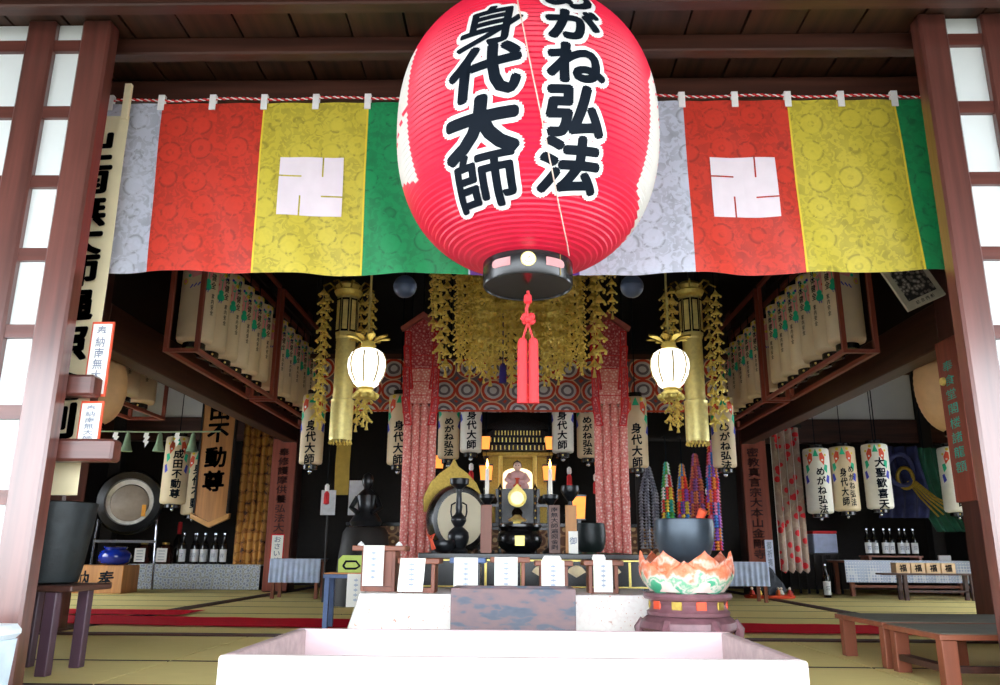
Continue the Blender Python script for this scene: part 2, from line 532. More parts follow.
# porch ceiling: planks running out towards the eave on cross beams
EAVE_Y, EAVE_Z = -1.5, 2.75
def ceil_z(y): return 3.30 if y > 3.3 else 3.30 + (EAVE_Z - 3.30) * (3.3 - y) / (3.3 - EAVE_Y)
roof = struct('porch_ceiling', MB().add(
    [(x, y, z) for x in (-7.7, 7.7) for (y, z) in ((4.32, 3.37), (3.3, 3.37), (EAVE_Y, EAVE_Z + .07), (EAVE_Y, EAVE_Z + .2), (3.3, 3.5), (4.32, 3.5))],
    [(0, 1, 2, 3, 4, 5), (11, 10, 9, 8, 7, 6), (0, 6, 7, 1), (1, 7, 8, 2), (2, 8, 9, 3), (3, 9, 10, 4), (4, 10, 11, 5), (5, 11, 6, 0)]), wood_black)
pl = MB()
pl.box(0.006, 0.294, 3.3, 4.30, 3.30, 3.365)
pl.hexa([(.006, EAVE_Y, EAVE_Z), (.294, EAVE_Y, EAVE_Z), (.294, 3.3, 3.30), (.006, 3.3, 3.30)], [(.006, EAVE_Y, EAVE_Z + .065), (.294, EAVE_Y, EAVE_Z + .065), (.294, 3.3, 3.365), (.006, 3.3, 3.365)])
pl = pl.mesh('plank', wood_plank)
for k in range(-24, 24):
    link('plank', pl, roof, (k * 0.3, 0, random.uniform(-0.006, 0.004)))
for y in (-1.4, -0.2, 1.0, 2.2, 3.36, 3.76):
    struct('ceiling_beam', MB().box(-7.6, 7.6, y, y + 0.085, ceil_z(y) - .10, ceil_z(y), 0.008), wood_darkx)
# inner pillars, deep pillars and the beams that join them
for s in (-1, 1):
    a, b = sorted((s * 3.40, s * 3.72))
    struct('pillar', MB().box(a, b, 6.02, 6.32, 0, 4.4, 0.02), wood_pillar)
    a, b = sorted((s * 3.40, s * 3.80))
    struct('pillar', MB().box(a, b, 12.3, 12.65, 0, 4.4, 0.02), wood_pillar)
    a, b = sorted((s * 3.42, s * 3.62))
    struct('beam', MB().box(a, b, 6.34, 12.3, 2.22, 2.60, 0.01), wood_dark)
    a, b = sorted((s * 3.48, s * 3.56))
    struct('wall_above_beam', MB().box(a, b, 6.34, 12.3, 2.60, 4.4), wood_black)
    # aisle end wall: lintel, plaster panel, posts
    a, b = sorted((s * 3.8, s * 7.6))
    struct('beam', MB().box(a, b, 13.55, 13.75, 2.42, 2.82, 0.01), wood_darkx)
    struct('wall_plaster_panel', MB().box(a, b, 13.6, 13.7, 2.82, 3.6), plaster)
    struct('beam', MB().box(a, b, 13.55, 13.75, 3.6, 3.8, 0.01), wood_darkx)
    a, b = sorted((s * 6.75, s * 6.95))
    struct('pillar', MB().box(a, b, 13.5, 13.7, 0, 4.4, 0.01), wood_black)
# doors of the front: thin posts, lattice rungs, paper panes
def lattice(name, s, posts):
    root = MB().box(*sorted((s * posts[0][0], s * posts[0][1])), 3.60, 3.70, -0.45, 3.3, 0.012).build(name, wood_post)
    root['kind'] = 'structure'
    for (a, b) in posts[1:]:
        MB().box(*sorted((s * a, s * b)), 3.60, 3.70, -0.45, 3.3, 0.012).build('stile', wood_post, root)
    for (p, q) in zip(posts[:-1], posts[1:]):
        a, b = sorted((s * p[1], s * q[0]))
        zs = [3.15 - 0.39 * k for k in range(10)]
        for z in zs:
            MB().box(a, b, 3.615, 3.675, z - 0.033, z + 0.033).build('rung', wood_postx, root)
        for z in [3.3] + zs[:-1]:
            if z == 3.3: MB().box(a, b, 3.64, 3.652, 3.183, 3.29).build('pane', paper_pane, root)
            else: MB().box(a, b, 3.64, 3.652, z - 0.357, z - 0.033).build('pane', paper_pane, root)
    return root
lattice('window_1', -1, [(2.15, 2.305), (2.445, 2.597), (3.0, 3.12), (3.56, 3.72)])
lattice('window_2', 1, [(2.067, 2.21), (2.385, 2.53), (2.96, 3.1), (3.56, 3.72)])
# tie rails that cross the banner by the left door post
for i, (x1, z0, z1) in enumerate(((-2.035, 1.297, 1.40), (-1.90, 0.985, 1.09))):
    mb = MB().box(-2.3, x1, 3.705, 3.80, z0, z1, 0.012)
    struct('tie_rail', mb, wood_postx)

# ================================================================== BIG RED LANTERN
LX, LY, LZ, LR = 0.042, 3.2, 2.385, 0.573
def LRad(z):
    t = z - LZ
    b, n = (0.60, 2.3) if t > 0 else (0.64, 2.4)
    return LR * max(0.0, 1 - abs(t / b) ** n) ** (1 / n)
big = thing('giant_paper_lantern', 'giant red paper lantern with white-edged black lettering hanging in the entrance', 'lantern', (LX, LY, 1.64))
def L0(p): return (p[0] - 0, p[1] - 0, p[2] - 1.64)
ZB, ZT = 1.757, 2.955
mb = MB()
NR, NS = 62, 168
rows = []
for k in range(2 * NR + 1):
    t = k / (2 * NR)
    # even steps in angle keep the ribs even along the curve
    a = -math.asin(min(1, (LZ - ZB) / 0.66)) + t * (math.asin(min(1, (LZ - ZB) / 0.66)) + math.asin(min(1, (ZT - LZ) / 0.66)))
    z = LZ + 0.66 * sin(a)
    z = min(max(z, ZB), ZT)
    r = LRad(z) + (0.0035 if k % 2 else -0.0025)
    rows.append((r, z))
vs = []; fs = []; mi = []
for (r, z) in rows:
    for i in range(NS):
        a = 2 * pi * i / NS - pi
        vs.append((r * sin(a), -r * cos(a), z - 1.64))
for k in range(len(rows) - 1):
    zc = (rows[k][1] + rows[k + 1][1]) / 2
    for i in range(NS):
        j = (i + 1) % NS
        fs.append((k * NS + i, k * NS + j, (k + 1) * NS + j, (k + 1) * NS + i))
        deg = (i + 0.5) / NS * 360 - 180
        w = 0
        if -120 < deg < -59 and 2.02 - (-56 - deg) * -.003 < zc < 2.64:
            w = 1
            if abs(zc - (2.27 + (deg + 80) * 0.0045)) < 0.011: w = 0
        if 61 < deg < 120 and 2.02 - (deg - 56) * .003 < zc < 2.64 - max(0, 75 - deg) * .012:
            w = 1
            if abs(zc - (2.5 - (deg - 70) * 0.02)) < 0.011: w = 0
        mi.append(w)
mb.add(vs, fs); mb.mi = mi
mb.build('paper_shade', [lan_red, P('lantern_offwhite', (216, 212, 204), .6, var=.04)], big, smooth=True, angle=12)
# ribs of arc length along a meridian
ARC = [(0.0, ZB)]
z = ZB
while z < ZT:
    dz = 0.004
    ARC.append((ARC[-1][0] + hypot(dz, LRad(z + dz) - LRad(z)), z + dz)); z += dz
def arc_of(z): return min(ARC, key=lambda p: abs(p[1] - z))[0]
def z_of(s):
    lo, hi = 0, len(ARC) - 1
    while hi - lo > 1:
        m_ = (lo + hi) // 2
        if ARC[m_][0] < s: lo = m_
        else: hi = m_
    (a, za), (b, zb) = ARC[lo], ARC[hi]
    return za + (zb - za) * (s - a) / (b - a)
def on_lantern(lam_top, lam_bot, lift):
    def fn(u, v):
        z = z_of(v); R = LRad(z)
        f = min(1, max(0, (z - 1.9) / 0.7))
        lam = radians(lam_bot + (lam_top - lam_bot) * f) + u / max(R, 0.38)
        dz = 0.004
        sl = (LRad(z + dz) - LRad(z - dz)) / (2 * dz)
        nl = 1 / sqrt(1 + sl * sl)
        return ((R + lift * nl) * sin(lam), -(R + lift * nl) * cos(lam), z - lift * nl * sl - 1.64)
    return fn
cols = [((-14.5, -22), [('身', 2.545, .27, .205), ('代', 2.34, .29, .225), ('大', 2.13, .30, .225), ('師', 1.95, .27, .225)]),
        ((17.5, 18.5), [('め', 2.705, .23, .17), ('が', 2.55, .23, .165), ('ね', 2.375, .24, .185), ('弘', 2.185, .24, .205), ('法', 1.995, .25, .215)])]
WEIGHT = {'身': .0055, '代': .011, '大': .015, '師': .0065, 'め': .010, 'が': .010, 'ね': .010, '弘': .011, '法': .010}
for nm, lift, fat, m in (('lettering_outline', 0.0065, 0.019, white_paint), ('lettering', 0.0095, 0.0, ink)):
    mb = MB()
    for (lt, lb), chars in cols:
        for c, z, sx, sz in chars:
            vv, ff = flat_polys([(c, 0, arc_of(z), sx, sz)], 0.0, 0.10, WEIGHT[c] + fat)
            mb.add(*mapped(vv, ff, on_lantern(lt, lb, lift), 0.035))
    mb.build(nm, m, big)
ring = MB().lathe([(0.17, 0.13), (0.188, 0.135), (0.19, 0.12), (0.19, 0.032), (0.186, 0.025), (0.181, 0.025), (0.179, 0.03), (1e-7, 0.03)], 64).build('base_ring', lacquer, big, smooth=True)
# crest plate and two metal plates on the ring
def on_cyl(r, a0=0.0, z0=0.0):
    return lambda u, v: (r * sin(a0 + u / r), -r * cos(a0 + u / r), z0 + v)
disc = [(0.028 * cos(2 * pi * i / 24), 0.028 * sin(2 * pi * i / 24)) for i in range(24)]
mb = MB(); mb.add(*mapped(disc, [tuple(range(24))], on_cyl(0.1925, 0.0, 0.083), 0.02)); mb.build('crest_plate', paper, ring)
mb = MB()
for i in range(28):
    a, b = 2 * pi * i / 28, 2 * pi * (i + 1) / 28
    q = [(0.027 * cos(a), 0.027 * sin(a)), (0.027 * cos(b), 0.027 * sin(b)), (0.031 * cos(b), 0.031 * sin(b)), (0.031 * cos(a), 0.031 * sin(a))]
    mb.add(*mapped(q, [(0, 1, 2, 3)], on_cyl(0.1935, 0.0, 0.083)))
mb.build('crest_rim', gold, ring)
mb = MB(); mb.add(*mapped(*flat_polys([('乙', 0, 0, .032, .032)], 0.01), on_cyl(0.1935, 0.0, 0.083), 0.02)); mb.build('crest_mark', gold_dull, ring)
for s in (-1, 1):
    q = [(-0.045 * s, -0.018), (0.03 * s, -0.018), (0.045 * s, -0.012), (0.05 * s, 0.0), (0.045 * s, 0.012), (0.03 * s, 0.018), (-0.045 * s, 0.018)]
    mb = MB(); mb.add(*mapped([(-x if False else x, z) for x, z in q], [tuple(range(7))], on_cyl(0.1925, s * 0.62, 0.08), 0.02))
    mb.build('metal_plate', P('pink_metal', (196, 140, 140), 0.4, 0.2), ring)
mb = MB()
mb.add(*mapped([(-.002, .02), (.002, .02), (.002, .11), (-.002, .11)], [(0, 1, 2, 3)], on_cyl(0.192, 0.75, 0.01), 0.05))
mb.build('ring_strap', gold_dull, ring)
MB().lathe([(0.1, 0), (0.19, 0.0), (0.19, 0.1), (0.06, 0.12), (0.02, 0.3)], 40, (0, 0, ZT - 1.64 - 0.02)).build('top_ring', lacquer, big, smooth=True)
MB().tube([(0, 0, ZT + 0.2 - 1.64), (0, 0, 3.3 - 1.64)], 0.012).build('hanging_chain', bronze, big)
# thin cord that runs down over the paper
pts = []
CT = [(2.95, -10), (2.85, -8.25), (2.7, -5.25), (2.6, -3.75), (2.5, -2.0), (2.4, -0.5), (2.3, 1.25), (2.2, 3.25), (2.1, 5.5), (2.0, 8.5), (1.95, 10.75), (1.9, 13.5), (1.86, 17.0), (1.83, 21.0), (1.8, 27.75), (1.78, 36.75), (1.765, 53.5)]
for k in range(60):
    z = 2.94 - (2.94 - 1.765) * k / 59
    for (za, la), (zb, lb) in zip(CT[:-1], CT[1:]):
        if za >= z >= zb: lam = radians(la + (lb - la) * (za - z) / (za - zb))
    R = LRad(z) + 0.016
    pts.append((R * sin(lam), -R * cos(lam), z - 1.64 - 0.004))
MB().tube(pts, 0.0028, 5).build('pull_cord', P('cord_pale', (226, 196, 180), 0.7), big)

# tassel under the lantern
t = thing('red_tassel', 'pair of coral red silk tassels on a knotted cord beneath the giant lantern', 'tassel', (LX, LY, 1.17))
MB().tube([(0, 0, 0.48), (0.006, -0.004, 0.44), (-0.006, 0.0, 0.40), (0, 0, 0.36)], 0.0075).build('cord', tassel_red, t)
mb = MB()
for k in range(9):
    a = k * 2.4
    mb.ball((0.016 * cos(a), 0.012 * sin(a), 0.345 + 0.0035 * k), 0.014, 8, 5)
mb.tube([(0.005, 0, 0.34), (-0.03, 0, 0.36), (-0.02, 0, 0.38), (0.005, 0, 0.36)], 0.004)
mb.tube([(0, 0, 0.34), (0.03, 0, 0.345), (0.028, 0, 0.37), (0, 0, 0.36)], 0.004)
mb.tube([(0, 0, 0.34), (-0.022, 0, 0.27)], 0.005); mb.tube([(0, 0, 0.34), (0.022, 0, 0.27)], 0.005)
mb.build('knot', tassel_red, t)
for s in (-1, 1):
    mb = MB()
    mb.lathe([(0.004, 0.275), (0.014, 0.272), (0.019, 0.262), (0.0205, 0.25), (0.0215, 0.02), (0.023, 0.0)], 32, (s * 0.0225, 0, 0), wob=lambda a, k: 1 + 0.05 * sin(16 * a) * min(1, 3 * k))
    mb.build('skirt', tassel_red, t, smooth=True)
MB().lathe([(0.004, 0.0), (0.016, -0.01), (0.018, -0.04), (0.004, -0.05)], 10, (0.0, 0.0, 0.47)).build('bead', red_cloth, t)

# ================================================================== FIVE-COLOUR CURTAIN
cur = thing('five_colour_curtain', 'silk curtain of white, red, yellow and green panels across the entrance', 'curtain', (0, 4.0, 2.0))
PW = 0.5885
X0 = -2.026 - PW
def cloth(x, z):
    """x across, z height above the hem; a slow swing with shallow folds"""
    h = 1 - z / 1.05
    return 0.018 * h * sin(x * 5.1 + 0.6) + 0.010 * h * sin(x * 11.3 + z * 3.0) + 0.004 * sin(x * 23 + z * 9)
def hem(x): return 0.02 - 0.012 * cos((x - 0.1) * 1.1) + 0.006 * sin(x * 9)
def cloth_pt(x, z, lift=0.0):
    zz = hem(x) + (1.04 - hem(x)) * z / 1.04
    # bottom is pulled in a little at both ends
    return (x * (1 - 0.012 * (1 - z / 1.04) * (1 if x < 0 else -1.2)), cloth(x, z) - lift, zz)
kinds = [silk_white, silk_red, silk_yellow, silk_green, silk_purple, silk_white, silk_red, silk_yellow, silk_green]
for k, m in enumerate(kinds):
    xa = X0 + k * PW; xb = xa + PW
    if k == 8: xb = xa + 0.36
    if k == 0: xa = xa + 0.20
    MB().grid(lambda u, v: cloth_pt(xa + 0.004 + (xb - xa - 0.008) * u, 1.04 * v), 22, 22, 0.004).build('cloth_panel', m, cur, smooth=True)
    MB().grid(lambda u, v: cloth_pt(xb - 0.005 + 0.010 * u, 1.04 * v, 0.002), 1, 22, 0.006).build('seam_band', silk_white if k == 0 else (yellow_paint if k in (1, 2, 6, 7) else silk_white), cur, smooth=True)
slit = [0, .32, .345, .665, .69, 1]
for (cx, cz, sz) in ((-1.147, 0.515, 0.355), (1.222, 0.505, 0.355)):
    def skip(i, j):
        return (i == 3 and j >= 3) or (j == 3 and i <= 1) or (j == 1 and i >= 3) or (i == 1 and j <= 1)
    us = sorted(set(slit + [0.16, 0.5, 0.84]))
    def cell(i): # map fine column to coarse column
        mid = (us[i] + us[i + 1]) / 2
        for c in range(5):
            if slit[c] <= mid <= slit[c + 1]: return c
    MB().grid(lambda u, v: cloth_pt(cx + (u - 0.5) * sz, cz + (v - 0.5) * sz, 0.006), us, us, 0.0, lambda i, j: skip(cell(i), cell(j))).build('crest_patch', white_paint if False else P('patch_white', (238, 226, 232), 0.7, var=0.03), cur)
tx = [X0 + PW * (0.5 * k) for k in range(0, 19)]
for x in tx:
    if x < X0 + 0.15 or x > X0 + 8.7 * PW: continue
    MB().box(x - 0.018, x + 0.018, -0.012, -0.006, 0.995, 1.085).box(x - 0.018, x + 0.018, 0.008, 0.014, 0.995, 1.085).box(x - 0.018, x + 0.018, -0.012, 0.014, 1.083, 1.09).build('hanging_loop', white_paint, cur)
rope = thing('twisted_rope', 'red and white twisted rope threaded through the curtain loops', 'rope', (0, 4.0, 3.06))
for ph, m in ((0, red_cloth), (pi, white_paint)):
    pts = []
    for k in range(0, 1001):
        x = -2.75 + 5.5 * k / 1000
        a = x * 2 * pi / 0.045 + ph
        z = 0.012 * sin(x * 10.6) * 0.5 - 0.016 * (x * x) / 7 + 0.012
        pts.append((x, 0.004 * cos(a), z + 0.004 * sin(a)))
    MB().tube(pts, 0.0052 if ph == 0 else 0.0034, 5).build('strand', m, rope, smooth=True)

# tall narrow banner beside the door post
nb = thing('nobori_banner', 'tall cream banner with large black characters beside the door post', 'banner', (-2.36, 3.9, 0.6))
MB().grid(lambda u, v: (-0.215 + 0.43 * u, 0.006 * sin(v * 9 + u * 3), 0.24 + 2.06 * v), 6, 30, 0.003).build('cloth', cream, nb, smooth=True)
ch = '卍南無大師遍照金剛'
zs = [2.11, 1.92, 1.73, 1.57, 1.395, 1.21, 1.0, 0.79, 0.60]
lettering('lettering', [(c, 0.03, z, 0.29, 0.185) for c, z in zip(ch, zs)], ink, nb, -0.012, 0.0, 0.08, 0.008)
for x in (-0.19, 0.0, 0.17):
    MB().box(x, x + 0.035, -0.012, 0.012, 2.28, 2.50).build('hanging_loop', cream, nb)
MB().box(-0.05, 0.07, -0.010, -0.008, 2.24, 2.33).build('cloth_patch', silk_white, nb)
for z0, z1 in ((1.31, 1.69), (1.068, 1.287)):
    nm = thing('votive_strip', 'narrow white votive strip with a red border, ' + ('upper' if z0 > 1.3 else 'lower') + ' one beside the cream banner', 'paper strip', (-2.078, 3.803, z0))
    MB().box(-0.055, 0.055, 0, 0.012, 0, z1 - z0).build('board', orange_paint, nm)
    MB().box(-0.047, 0.047, -0.003, 0.0, 0.012, z1 - z0 - 0.012).build('paper', paper, nm)
    lettering('lettering', column('奉納南無大師', 0.0, z1 - z0 - 0.02, (z1 - z0 - 0.04) / 6, 0.05), ink_grey, nm, -0.0045, 0.01, 0.0)
nm = thing('cream_edge_banner', 'plain cream cloth strip hanging along the curtain end by a door post', 'banner', (2.30, 3.95, 0.9))
MB().grid(lambda u, v: (-0.06 + 0.10 * u + 0.0 * v, 0.004 * sin(v * 8), 2.15 * v), 3, 20, 0.003).build('cloth', cream, nm, smooth=True)

# ================================================================== OFFERING CHEST AND ALTAR FRONT
t = thing('offering_chest', 'large pale wooden offering chest with an open slatted top before the hall', 'offering box', (-0.02, 2.6, -0.45))
ht = 0.72
MB().box(-0.90, 0.90, 0.0, 0.045, 0, ht, 0.006).build('front_board', wood_pale, t)
MB().box(-0.90, 0.90, 0.90, 0.945, 0, ht, 0.006).build('back_board', P('back_pink', (214, 190, 194), .6, stretch=(.2, 1, 1)), t)
for s in (-1, 1):
    a, b = sorted((s * 0.858, s * 0.90))
    MB().box(a, b, 0.046, 0.899, 0, ht, 0.006).build('side_board', wood_grey, t)
MB().box(-0.857, 0.857, 0.046, 0.899, 0.0, 0.03).build('bottom_board', wood_pale, t)
sl = MB().box(-0.02, 0.02, 0.046, 0.899, ht - 0.17, ht - 0.14).mesh('slat', wood_pale)
for k in range(13): link('slat', sl, t, (-0.78 + k * 0.13, 0, 0))

# low altar table under a pale brocade cloth
t = thing('altar_table', 'low offering table draped in pale pink brocade behind the chest', 'table', (-0.05, 5.3, 0))
TW, TD, TH_ = 0.955, 1.05, 0.325
MB().box(-TW + .01, TW - .01, 0.01, TD, TH_ - 0.04, TH_ - 0.004).build('tabletop', wood_brown, t)
for sx in (-1, 1):
    for y in (0.08, TD - 0.08):
        MB().box(sx * (TW - 0.1) - 0.03, sx * (TW - 0.1) + 0.03, y - 0.03, y + 0.03, 0, TH_ - 0.04).build('leg', wood_brownz, t)
mb = MB()
mb.box(-TW, TW, 0, TD + .01, TH_ - 0.004, TH_ + 0.002)
mb.grid(lambda u, v: (-TW + 2 * TW * u, -0.004 - 0.015 * (1 - v) * (1 + sin(u * 26)) * 0.5, 0.01 + (TH_ - 0.01) * v), 60, 4)
for s in (-1, 1):
    mb.grid(lambda u, v: (s * (TW + 0.004 + 0.09 * (1 - v) * (1 - u) + 0.02 * (1 - v) * (1 + sin(u * 18)) * 0.5), TD * u, 0.01 + (TH_ - 0.01) * v), 24, 4)
    # corner fold of the cloth
    mb.grid(lambda u, v: (s * (TW + 0.10 * (1 - v) * u), -0.004 - 0.05 * (1 - v) * (1 - abs(2 * u - 1)), 0.01 + (TH_ - 0.01) * v), 6, 4)
mb.build('brocade_cloth', brocade_white, t, smooth=True)

t = thing('coin_box', 'weathered wooden coin box with bluish stains in front of the draped table', 'offering box', (-0.025, 4.82, 0))
for (x0, x1, y0, y1) in ((-0.36, 0.36, 0, 0.03), (-0.36, 0.36, 0.37, 0.40)):
    MB().box(x0, x1, y0, y1, 0, 0.385, 0.004).build('board', stain_wood, t)
for s in (-1, 1):
    a, b = sorted((s * 0.33, s * 0.36))
    MB().box(a, b, 0.031, 0.369, 0, 0.385, 0.004).build('end_board', stain_wood, t)
MB().box(-0.329, 0.329, 0.031, 0.369, 0.0, 0.02).build('bottom_board', stain_wood, t)
sl = MB().box(-0.012, 0.012, 0.031, 0.369, 0.31, 0.33).mesh('slat', stain_wood)
for k in range(7): link('slat', sl, t, (-0.27 + 0.09 * k, 0, 0))

def paper_sheet(parent, x0, x1, y, z0, z1, lean=0.0, over=0.04):
    """sheet laid over a stand's edge and hanging down its front, with faint brush marks"""
    mb = MB()
    mb.grid(lambda u, v: (x0 + (x1 - x0) * u + lean * (1 - v), y - 0.003 - 0.006 * sin(v * 3) * (1 - v), z0 + (z1 - z0) * v), 3, 6, 0.0015)
    mb.box(x0, x1, y - 0.003, y + over, z1 - 0.0005, z1 + 0.001)
    s_ = mb.build('paper_sheet', paper, parent)
    xm = (x0 + x1) / 2 + lean * 0.5
    w = (x1 - x0)
    mk = MB()
    for k in range(5):
        zz = z1 - (z1 - z0) * (0.18 + 0.15 * k)
        for d in (-0.05, 0.06):
            mk.box(xm + w * (d - 0.05), xm + w * (d + 0.04 + 0.02 * (k % 2)), y - 0.013, y - 0.012, zz - 0.006, zz + 0.004)
        mk.box(xm + w * -0.01, xm + w * 0.02, y - 0.013, y - 0.012, zz - 0.014, zz + 0.012)
    mk.build('brush_marks', P('ink_pale', (176, 188, 206), .8, var=.1), s_)

def stand(label, x0, x1, y, z1, top_m, body_m, px0, px1, pz0, zb=0.328, overhang=0.035, depth=0.22, lean=0.0, ears=False):
    xc = (x0 + x1) / 2; w = (x1 - x0) / 2
    t = thing('offering_stand', label, 'stand', (xc, y, zb), 0, 'small offering stands on the draped table')
    h = z1 - zb
    MB().box(-w, w, -0.02, depth + 0.02, h - 0.035, h, 0.005).build('tray_top', top_m, t)
    bw = w - overhang
    for s in (-1, 1):
        a, b = sorted((s * (bw - 0.025), s * bw))
        MB().box(a, b, 0, depth, 0, h - 0.036, 0.003).build('side_panel', body_m, t)
    MB().box(-bw + 0.026, bw - 0.026, 0.005, depth - 0.005, 0.0, 0.03).build('foot_rail', body_m, t)
    if ears:
        MB().box(-bw + 0.026, bw - 0.026, 0.012, 0.03, 0.031, h - 0.037).build('front_panel', body_m, t)
        for s in (-1, 1):
            mb = MB(); mb.lathe([(0.025, 0), (0.02, 0.012), (1e-7, 0.03)], 8, (s * (w - 0.05), 0.03, h)); mb.build('salt_mound', white_paint, t)
    paper_sheet(t, px0 - xc, px1 - xc, -0.021 if not ears else -0.021, pz0 - zb, h, lean)
    return t
stand('tall red-brown offering stand with two salt mounds and a hanging paper', -1.115, -0.755, 5.55, 0.625, wood_brown, wood_brownz, -1.035, -0.895, 0.365, overhang=0.065, ears=True)
stand('short red-brown offering stand whose white paper hangs down past the table edge', -0.785, -0.51, 5.42, 0.545, wood_brown, wood_brownz, -0.765, -0.60, 0.335, overhang=0.03, lean=-0.015)
stand('blue-topped offering stand with a white paper', -0.455, -0.215, 5.55, 0.55, blue_lacquer, lacquer, -0.425, -0.265, 0.335)
stand('brown offering stand with a white paper behind the coin box, facing the incense burner', -0.185, 0.085, 5.6, 0.555, wood_brown, wood_brownz, -0.155, 0.0, 0.335)
stand('brown offering stand whose paper stands up above its top', 0.115, 0.375, 5.6, 0.535, wood_brown, wood_brownz, 0.16, 0.315, 0.335)
stand('brown offering stand with a white paper next to the lotus stand', 0.435, 0.70, 5.5, 0.54, wood_brown, wood_brownz, 0.50, 0.625, 0.338)
for (x, w, zt) in ((0.235, 0.065, 0.575), (0.545, 0.045, 0.58)):
    mb = MB().prism([(-w, 0), (w, 0), (w, zt - 0.565 + 0.0), (w * 0.8, zt - 0.545), (-w * 0.8, zt - 0.545), (-w, zt - 0.565)], 0, 0.012)
    o = tag(mb.build('folded_paper', paper), 'small folded white paper standing on the offering stand ' + ('behind the coin box' if x < 0.4 else 'next to the lotus stand'), 'paper')
    o.location = (x, 5.66 if x < .4 else 5.56, 0.5365 if x < 0.4 else 0.5415)

# long lacquer desk with gold fans, behind the stands
t = thing('sutra_desk', 'long black lacquer altar desk with gold rim and fan crests', 'table', (0.15, 6.62, 0.016))
MB().box(-0.95, 0.95, 0, 1.0, 0.52, 0.565, 0.006).build('desktop', lacquer, t)
MB().box(-0.93, 0.93, 0.02, 0.05, 0.30, 0.519).build('front_panel', lacquer, t)
for z in (0.302, 0.505): MB().box(-0.93, 0.93, 0.012, 0.0195, z, z + 0.012).build('gold_rim', gold, t)
for k, x in enumerate((-0.55, -0.26, 0.04, 0.32, 0.6)):
    fan = [(0, -0.05)] + [(0.085 * sin(a), -0.05 + 0.085 * cos(a) * 1.1) for a in [radians(-62 + 15.5 * i) for i in range(9)]]
    f_ = MB().prism([(x + u, 0.43 + v) for u, v in fan], 0.012, 0.0195).build('fan_crest', P('crest_cream', (236, 214, 170), 0.5), t)
    MB().box(x + 0.135, x + 0.155, 0.012, 0.0195, 0.315, 0.50).build('gold_bar', gold, t)
for sx in (-0.9, 0.9):
    for y in (0.08, 0.93): MB().box(sx - 0.03, sx + 0.03, y - 0.03, y + 0.03, 0, 0.519).build('leg', lacquer, t)
MB().box(-0.86, 0.86, 0.05, 0.10, 0.03, 0.30).build('grille', check_cloth, t)
DT = 0.582

# bronze candlestick with vase-shaped body, incense burner, candlesticks, tablets
t = thing('bronze_vase_stand', 'tall black bronze gourd-shaped altar stand in front of the drum', 'candlestick', (-0.505, 7.0, DT))
MB().lathe([(.075, 0), (.085, .015), (.075, .03), (.06, .04), (.085, .09), (.092, .13), (.085, .17), (.055, .20), (.035, .215), (.05, .235), (.066, .265), (.062, .295), (.035, .32), (.026, .34), (.03, .38), (.026, .42), (.022, .50), (.03, .52), (.026, .535), (.08, .575), (.085, .62), (.075, .625), (1e-7, .60)], 28).build('body', bronze, t, smooth=True)
for s in (-1, 1):
    MB().tube([(s * .03, 0, .30), (s * .06, 0, .30), (s * .068, 0, .34), (s * .064, 0, .40), (s * .028, 0, .42)], .008).build('handle', bronze, t, smooth=True)
t = thing('bronze_bowl', 'small dark bronze bowl with orange cord at the foot of the drum', 'bowl', (-0.62, 6.85, DT))
MB().lathe([(.05, 0), (.09, .03), (.10, .07), (.09, .10), (.085, .10), (1e-7, .05)], 24).build('body', bronze, t, smooth=True)
MB().tube([(-.08, -.06, .02), (-.10, -.05, .10), (-.13, -.03, .15), (-.10, -.05, .13), (-.07, -.06, .15), (-.09, -.06, .10), (-.06, -.08, .03)], .009).build('orange_cord', orange_paint, t, smooth=True)
t = thing('incense_burner', 'round black incense burner with a gold square crest on the lacquer desk', 'incense burner', (0.018, 6.95, DT))
MB().lathe([(.12, 0), (.13, .02), (.17, .05), (.19, .10), (.185, .15), (.165, .18), (.17, .20), (.185, .215), (.185, .235), (.165, .24), (1e-7, .22)], 40).build('body', lacquer, t, smooth=True)
mb = MB(); mb.add(*mapped([(-.04, -.04), (.04, -.04), (.04, .04), (-.04, .04)], [(0, 1, 2, 3)], on_cyl(.195, 0, .10), .02)); mb.build('gold_crest', gold, t)
def candlestick(label, x):
    t = thing('candlestick', label, 'candlestick', (x, 7.2, DT), 0, 'altar candlesticks')
    MB().lathe([(.07, 0), (.075, .015), (.03, .05), (.022, .12), (.03, .20), (.02, .26), (.018, .40), (.05, .45), (.07, .47), (.072, .50), (.06, .505), (1e-7, .49)], 24).build('stick', bronze, t, smooth=True)
    c = MB().lathe([(.02, .50), (.017, .73), (1e-7, .735)], 16).build('candle', candle_wax, t, smooth=True)
    MB().lathe([(1e-7, .735), (.011, .76), (.009, .78), (1e-7, .82)], 10).build('flame', flame, c, smooth=True)
candlestick('bronze candlestick with a burning white candle, the one nearer the drum', -0.272)
candlestick('bronze candlestick with a burning white candle, the one nearer the green cloth', 0.29)
t = thing('bronze_candle_stand', 'dark bronze candle stand without candle beside the grey pot', 'candlestick', (0.48, 7.42, DT))
MB().lathe([(.06, 0), (.065, .02), (.03, .06), (.05, .16), (.03, .22), (.02, .30), (.05, .32), (.06, .34), (.025, .36), (.02, .46), (.07, .52), (.085, .55), (.08, .60), (1e-7, .58)], 24).build('stick', bronze, t, smooth=True)
